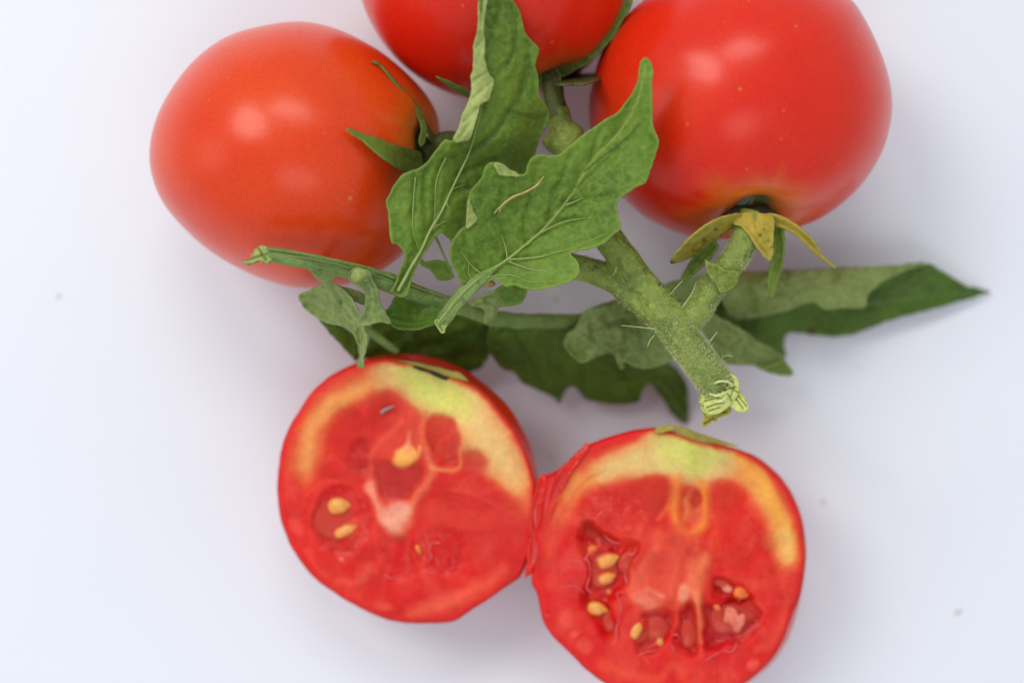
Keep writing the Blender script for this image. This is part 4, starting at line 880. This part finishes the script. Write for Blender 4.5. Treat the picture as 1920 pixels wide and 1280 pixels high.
opsB = [
 ('p', [(200,480),(240,380),(300,280),(440,200),(560,150),(680,90),(800,80),(960,130),(1100,170),(1210,270),(1300,400),(1370,560),(1380,690),(1300,720),(1240,640),(1200,500),(1120,380),(1000,300),(880,310),(740,280),(580,300),(420,340),(300,400),(240,520)], (238,160,80), 56, .9, 1),
 ('p', [(420,220),(560,160),(700,90),(820,85),(940,130),(1060,170),(1080,230),(980,300),(880,320),(760,290),(600,280),(440,300)], (230,198,128), 60, .9),
 ('p', [(680,90),(800,85),(900,120),(1040,140),(1060,180),(960,240),(900,290),(820,270),(720,220)], (218,212,112), 50, .85, 2),
 ('l', ([(860,130),(880,200),(870,280)], 60, 30), (206,210,92), 34, .7, 2),
 ('l', ([(1090,200),(1200,330),(1280,480),(1320,640)], 60, 70), (246,178,70), 30, .7),
 ('l', ([(1300,560),(1320,660)], 60, 60), (243,190,110), 26, .7),
 ('l', ([(170,700),(190,560),(240,440)], 50, 60), (228,92,60), 40, .7),
 ('p', [(340,400),(480,330),(640,290),(740,290),(760,350),(700,480),(640,600),(500,600),(380,540),(300,480)], (214,52,44), 34, .9),
 ('p', [(300,430),(420,360),(560,350),(640,420),(620,560),(520,600),(400,520),(320,500)], None, 40, 1.0, 0, .8),
 ('p', [(640,290),(740,290),(765,360),(700,450),(640,440),(600,350)], (208,60,40), 30, .8),
 ('p', [(960,330),(1040,310),(1130,390),(1200,520),(1240,700),(1200,820),(1080,780),(980,700),(950,520)], (222,46,34), 36, .9),
 ('p', [(940,340),(1010,300),(1060,330),(1080,420),(960,460)], (206,66,40), 30, .5),
 ('l', ([(790,310),(780,400),(790,500),(830,560),(880,560),(920,490),(925,400),(910,320)], 46, 46), (246,148,56), 30, .9, 2),
 ('e', (860,430,50,90,0), (228,110,72), 16, .9, -3), ('e', (880,395,24,42,8), (198,70,44), 12, .85, -5),
 ('l', ([(830,400),(830,500)], 18, 18), (240,140,84), 12, .7),
 ('l', ([(700,490),(750,430)], 20, 26), (238,120,64), 16, .8, 1),
 ('p', [(640,600),(760,520),(900,580),(960,700),(900,860),(760,930),(600,900),(560,780),(600,680)], (226,88,66), 50, .85, 1),
 ('l', ([(700,560),(670,680),(640,800)], 30, 50), (236,110,80), 26, .6, 1), ('l', ([(800,600),(760,720),(730,880)], 20, 40), (230,100,78), 24, .5, 1), ('l', ([(970,560),(960,660),(910,740)], 24, 30), (238,104,66), 22, .6, 1), ('l', ([(1030,640),(1050,760)], 14, 10), (234,70,50), 16, .6),
 ('l', ([(640,470),(600,560),(580,640)], 16, 30), (236,104,76), 22, .5), ('l', ([(690,640),(620,720),(590,820)], 20, 30), (242,138,106), 22, .55, 1), ('l', ([(830,620),(790,740),(760,880)], 22, 26), (240,124,96), 22, .55, 1),
 ('l', ([(900,600),(870,700),(850,800)], 26, 40), (242,132,92), 24, .6, 1), ('l', ([(960,460),(990,560),(1000,660)], 20, 14), (240,90,60), 20, .5), ('l', ([(600,860),(660,830),(720,870)], 30, 20), (244,160,130), 18, .6, 1),
 ('e', (880,640,70,50,-20), (210,56,46), 34, .6),
 ('e', (700,700,70,60,20), (212,70,58), 34, .6),
 ('p', [(540,740),(580,720),(620,820),(690,880),(680,930),(600,910),(550,830)], (234,110,84), 18, .85, 4),
 ('e', (650,890,60,34,15), (240,150,118), 34, .6, 2),
 ('l', ([(930,670),(900,740),(880,800),(880,880)], 40, 60), (240,132,84), 26, .85, 4),
 ('l', ([(830,830),(815,880),(800,920)], 50, 20), (238,150,116), 16, .85, 3),
 ('l', ([(880,860),(890,940),(910,1080)], 50, 22), (240,136,88), 12, .9, 6),
 ('l', ([(800,900),(785,980),(770,1040)], 18, 16), (228,64,44), 10, .8, 3),
 # seed chambers, sunk
 ('p', [(330,530),(360,510),(420,560),(500,600),(600,620),(560,700),(540,800),(480,900),(500,1060),(440,1060),(380,960),(340,860),(380,760),(330,640)], (204,24,26), 34, .93, -19, .9),
 ('p', [(340,520),(380,520),(450,580),(520,610),(500,640),(420,620),(350,600)], (168,14,18), 26, .85, -8, .7),
 ('p', [(500,590),(580,610),(560,700),(530,700),(510,650)], (226,36,22), 14, .8, 2, .9),
 ('p', [(640,950),(700,930),(770,960),(765,1040),(700,1100),(620,1130),(600,1080),(650,1010)], (186,20,34), 26, .9, -15, .9),
 ('p', [(810,930),(850,900),(880,980),(900,1080),(860,1150),(800,1100),(795,1010)], (192,20,34), 24, .9, -15, .9),
 ('p', [(910,920),(980,920),(1060,860),(1160,880),(1200,960),(1150,1040),(1060,1090),(940,1110),(915,1000)], (190,24,38), 30, .9, -15, .9),
 ('p', [(960,780),(1040,770),(1110,820),(1130,880),(1060,900),(980,880)], (204,30,26), 28, .85, -11, .9),
 ('p', [(970,770),(1010,765),(1060,800),(1020,840),(980,820)], (160,16,22), 22, .75, -6, .8),
 ('p', [(160,860),(300,880),(450,980),(520,1100),(640,1160),(820,1170),(1000,1150),(1180,1040),(1260,900),(1320,900),(1280,1060),(1180,1160),(1000,1240),(760,1250),(500,1220),(300,1100),(180,980)], (222,34,38), 34, .8),
 ('p', [(220,640),(330,680),(350,800),(300,860),(200,820),(170,720)], (220,56,60), 34, .7, 1, .3),
 ('l', ([(1170,890),(1210,930),(1170,1000),(1100,1060)], 14, 12), (236,84,84), 10, .8, 6),
 ('l', ([(430,1190),(560,1240),(700,1260),(780,1190),(820,1240)], 44, 40), (238,92,66), 26, .75),
 ('e', (345,1100,34,44,-20), (236,96,80), 20, .8, 1), ('e', (255,970,26,34,0), (236,90,84), 16, .8, 1), ('e', (290,1040,16,14,0), (240,110,100), 10, .8, 1),
 ('l', ([(1180,1120),(1260,1060),(1320,900),(1310,760)], 34, 30), (234,88,70), 24, .75, 1),
 ('e', (1150,1190,34,22,-20), (238,104,92), 16, .8),
 ('l', ([(450,250),(330,330),(230,480),(200,640)], 10, 10), (214,44,40), 14, .4),
]
zpB = half(hB, 1260, 1058, silB, faceB, [(1260,802,262),(1505,1060,250),(1260,1315,240),(997,1060,258),(1260,1058,256)], (222, 32, 32), opsB, cB, 2.56, 13)
def zB(x, y, up=0): a, b = cB((x, y)); return float(zpB(np.array([a]), np.array([b]))[0]) + up
for (x, y, a, b, rot, up, mm) in [(385,638,28,22,-30,-20,'seedred'),(458,692,54,34,-22,-12,'seed'),(455,776,44,28,-20,-13,'seed'),(408,922,50,33,10,-12,'seed'),(598,1022,54,26,-62,-6,'seed'),
                                  (710,1082,20,20,-60,-10,'seed'),(1098,848,38,30,20,-8,'seedred'),(985,915,26,16,50,-8,'seedred'),(540,860,24,16,40,-20,'seedred'),(470,840,26,18,10,-24,'seedred')]:
    seed_obj(hB, x, y, zB(x, y, up), a * .95, b * 1.02, 9 if a > 30 else 6, rot, M[mm], cB, 2.56)
for (x, y, a, b, rot, up) in [(440,740,70,110,10,-15),(600,1030,60,90,20,-10),(700,1020,60,80,10,-12),(850,1040,45,90,0,-11),(1050,970,110,90,-10,-10),(560,700,50,70,30,-9),(480,980,50,70,0,-14),(1010,800,50,30,20,-10)]:
    seed_obj(hB, x, y, zB(x, y, up - 2), a * .9, b * .8, 5, rot, M['gel'], cB, 2.56, name='gel')
blade('torn_flesh', [cB(p) for p in [(1020,950),(1035,920),(1070,925),(1090,950),(1112,945),(1120,975),(1095,1030),(1065,1030),(1050,1000),(1018,985)]], [(*cB(p), zB(*p, u)) for p, u in [((1020,950),0),((1070,925),6),((1112,960),2),((1080,1030),-4),((1065,975),8)]], M['shred'], hB, sp=2.4, wav=6, thick=8, grooves=[[cB((1040,940)), cB((1080,1000))]], gd=5, gw=3)
blade('torn_flesh', [cB(p) for p in [(1010,800),(1030,805),(1060,830),(1040,845),(1012,830)]], [(*cB(p), zB(*p, -8)) for p in [(1010,800),(1060,830),(1015,830)]], M['shred'], hB, sp=2.4, wav=4, thick=5)
shreds(hB, cB, zB, [([(560,650),(575,665),(598,630)], 2.6), ([(340,680),(370,700),(375,760),(360,820),(385,850)], 3.0), ([(500,850),(520,900),(515,960),(500,1030),(505,1085)], 3.4), ([(500,850),(530,840),(560,855)], 3.0),
                    ([(600,1150),(640,1130),(700,1120)], 2.0), ([(920,1180),(960,1150),(1010,1125),(1050,1130),(1075,1100),(1070,1080)], 2.6), ([(975,1075),(1000,1078),(1025,1076)], 1.6),
                    ([(770,1050),(790,1045),(805,1065),(785,1080)], 3.0), ([(280,690),(330,695),(350,740)], 1.8), ([(250,820),(300,810),(350,850)], 1.6), ([(1180,990),(1150,1020),(1110,1050),(1090,1055)], 2.2),
                    ([(700,1060),(690,1090),(650,1110)], 1.8), ([(440,570),(480,600),(530,610)], 2.2), ([(150,950),(175,955),(200,940)], 1.2), ([(820,950),(825,975)], 1.6), ([(540,740),(550,790),(570,830)], 3.0),
                    ([(1030,960),(1050,1000),(1080,1020)], 1.2), ([(760,1090),(775,1120),(770,1150)], 2.6), ([(395,640),(360,670),(350,700)], 2.0)], M['wet'])
# torn hinge flap between the halves
blade('torn_flap', [(1022,893),(1038,884),(1058,871),(1077,853),(1097,832),(1104,838),(1090,862),(1070,890),(1050,925),(1036,960),(1026,985),(1012,998),(1004,992),(1003,960),(1010,925)],
      [(1022,893,250),(1058,872,264),(1098,836,266),(1070,890,268),(1036,960,266),(1006,990,252),(1010,930,250),(1040,915,258)], M['halfskin'], hB, sp=2.6, wav=7, thick=4, grooves=[[(1040,890),(1022,940),(1012,985)],[(1075,862),(1045,905),(1025,960)]], gd=6, gw=4, edge=2.5)
blade('torn_flap', [(1016,890),(1026,892),(1022,925),(1014,960),(1010,1000),(1006,1040),(1000,1072),(990,1078),(984,1082),(986,1060),(990,1020),(994,980),(1001,940),(1008,905)],
      [(1020,892,256),(1005,930,262),(1000,1000,260),(990,1078,250),(1010,1000,258),(994,980,258)], M['halfskin'], hB, sp=2.6, wav=8, thick=5, grooves=[[(1016,900),(1004,960),(996,1060)],[(1010,950),(1004,1030)]], gd=6, gw=3, edge=3.5)
shreds(hB, lambda p: p, lambda x, y, u=0: 266 + u, [([(1010,930),(1003,965),(1006,990)], 1.8), ([(998,1010),(1002,1040),(994,1066)], 1.6)], M['wet'])
shreds(hB, lambda p: p, lambda x, y, u=0: 262 + u, [([(1040,890),(1028,930),(1020,970)], 1.6), ([(1060,885),(1046,915),(1040,940)], 1.2), ([(1000,1000),(1006,1030),(1000,1060)], 1.4)], M['wet'])
# calyx remnants on top of the right half
blade('calyx_scrap', [cB(p) for p in [(686,76),(700,56),(740,46),(782,46),(770,62),(740,74),(705,80)]], [(*cB(p), zB(*p, 10)) for p in [(686,76),(782,46),(740,74)]], M['sepaly'], hB, sp=2.4, wav=3, grooves=[[cB((695,70)), cB((770,52))]], gd=3, gw=2)
blade('calyx_scrap', [cB(p) for p in [(770,58),(782,46),(850,62),(930,92),(1030,124),(1085,144),(1040,142),(960,130),(900,124),(840,106),(805,98)]], [(*cB(p), zB(*p, -4)) for p in [(782,46),(930,100),(1080,142),(840,100)]], M['scar'], hB, sp=2.6, wav=3)

# ================================================================== CRUMBS ON THE SURFACE
def crumb(x, y, r, seed, label, stretch=1.6, rot=30, m='crumb'):
    r *= 0.5
    V = []; nu, nv = 6, 8
    for i in range(nu + 1):
        for j in range(nv):
            ph = math.pi * i / nu; t = 2 * math.pi * j / nv
            q = r * (1 + .35 * math.sin(3 * t + seed) * math.sin(2 * ph + seed))
            a, b, c = q * math.cos(ph) * stretch, q * math.sin(ph) * math.cos(t), q * math.sin(ph) * math.sin(t) * .5
            cr, sr = math.cos(math.radians(rot)), math.sin(math.radians(rot))
            V.append(P(x + a * cr - b * sr, y + a * sr + b * cr, max(0.2, r * .4 + c)))
    F = [(i * nv + j, i * nv + (j + 1) % nv, (i + 1) * nv + (j + 1) % nv, (i + 1) * nv + j) for i in range(nu) for j in range(nv)]
    tag(link('crumb', V, F, M[m]), label, 'crumb', 'specks on the white surface')
crumb(110, 556, 4, 1, 'dark speck on the white surface left of the left tomato', 1.7, 80, 'crumb')
crumb(1611, 688, 3, 2, 'grey speck on the white surface below the long right leaf', 1.2, 0)
crumb(1797, 1147, 6, 3, 'pale flake on the white surface in the lower right', 2.4, -30, 'flake')
crumb(1543, 941, 4, 4, 'small brown speck on the white surface right of the right half', 1.3, 60, 'brown')
crumb(1042, 562, 5, 5, 'grey speck on the white surface between stalk and stem', 1.1, 10, 'crumb')
crumb(1032, 856, 4, 6, 'reddish speck on the white surface in the gap above the halves', 1.2, 40, 'wet')
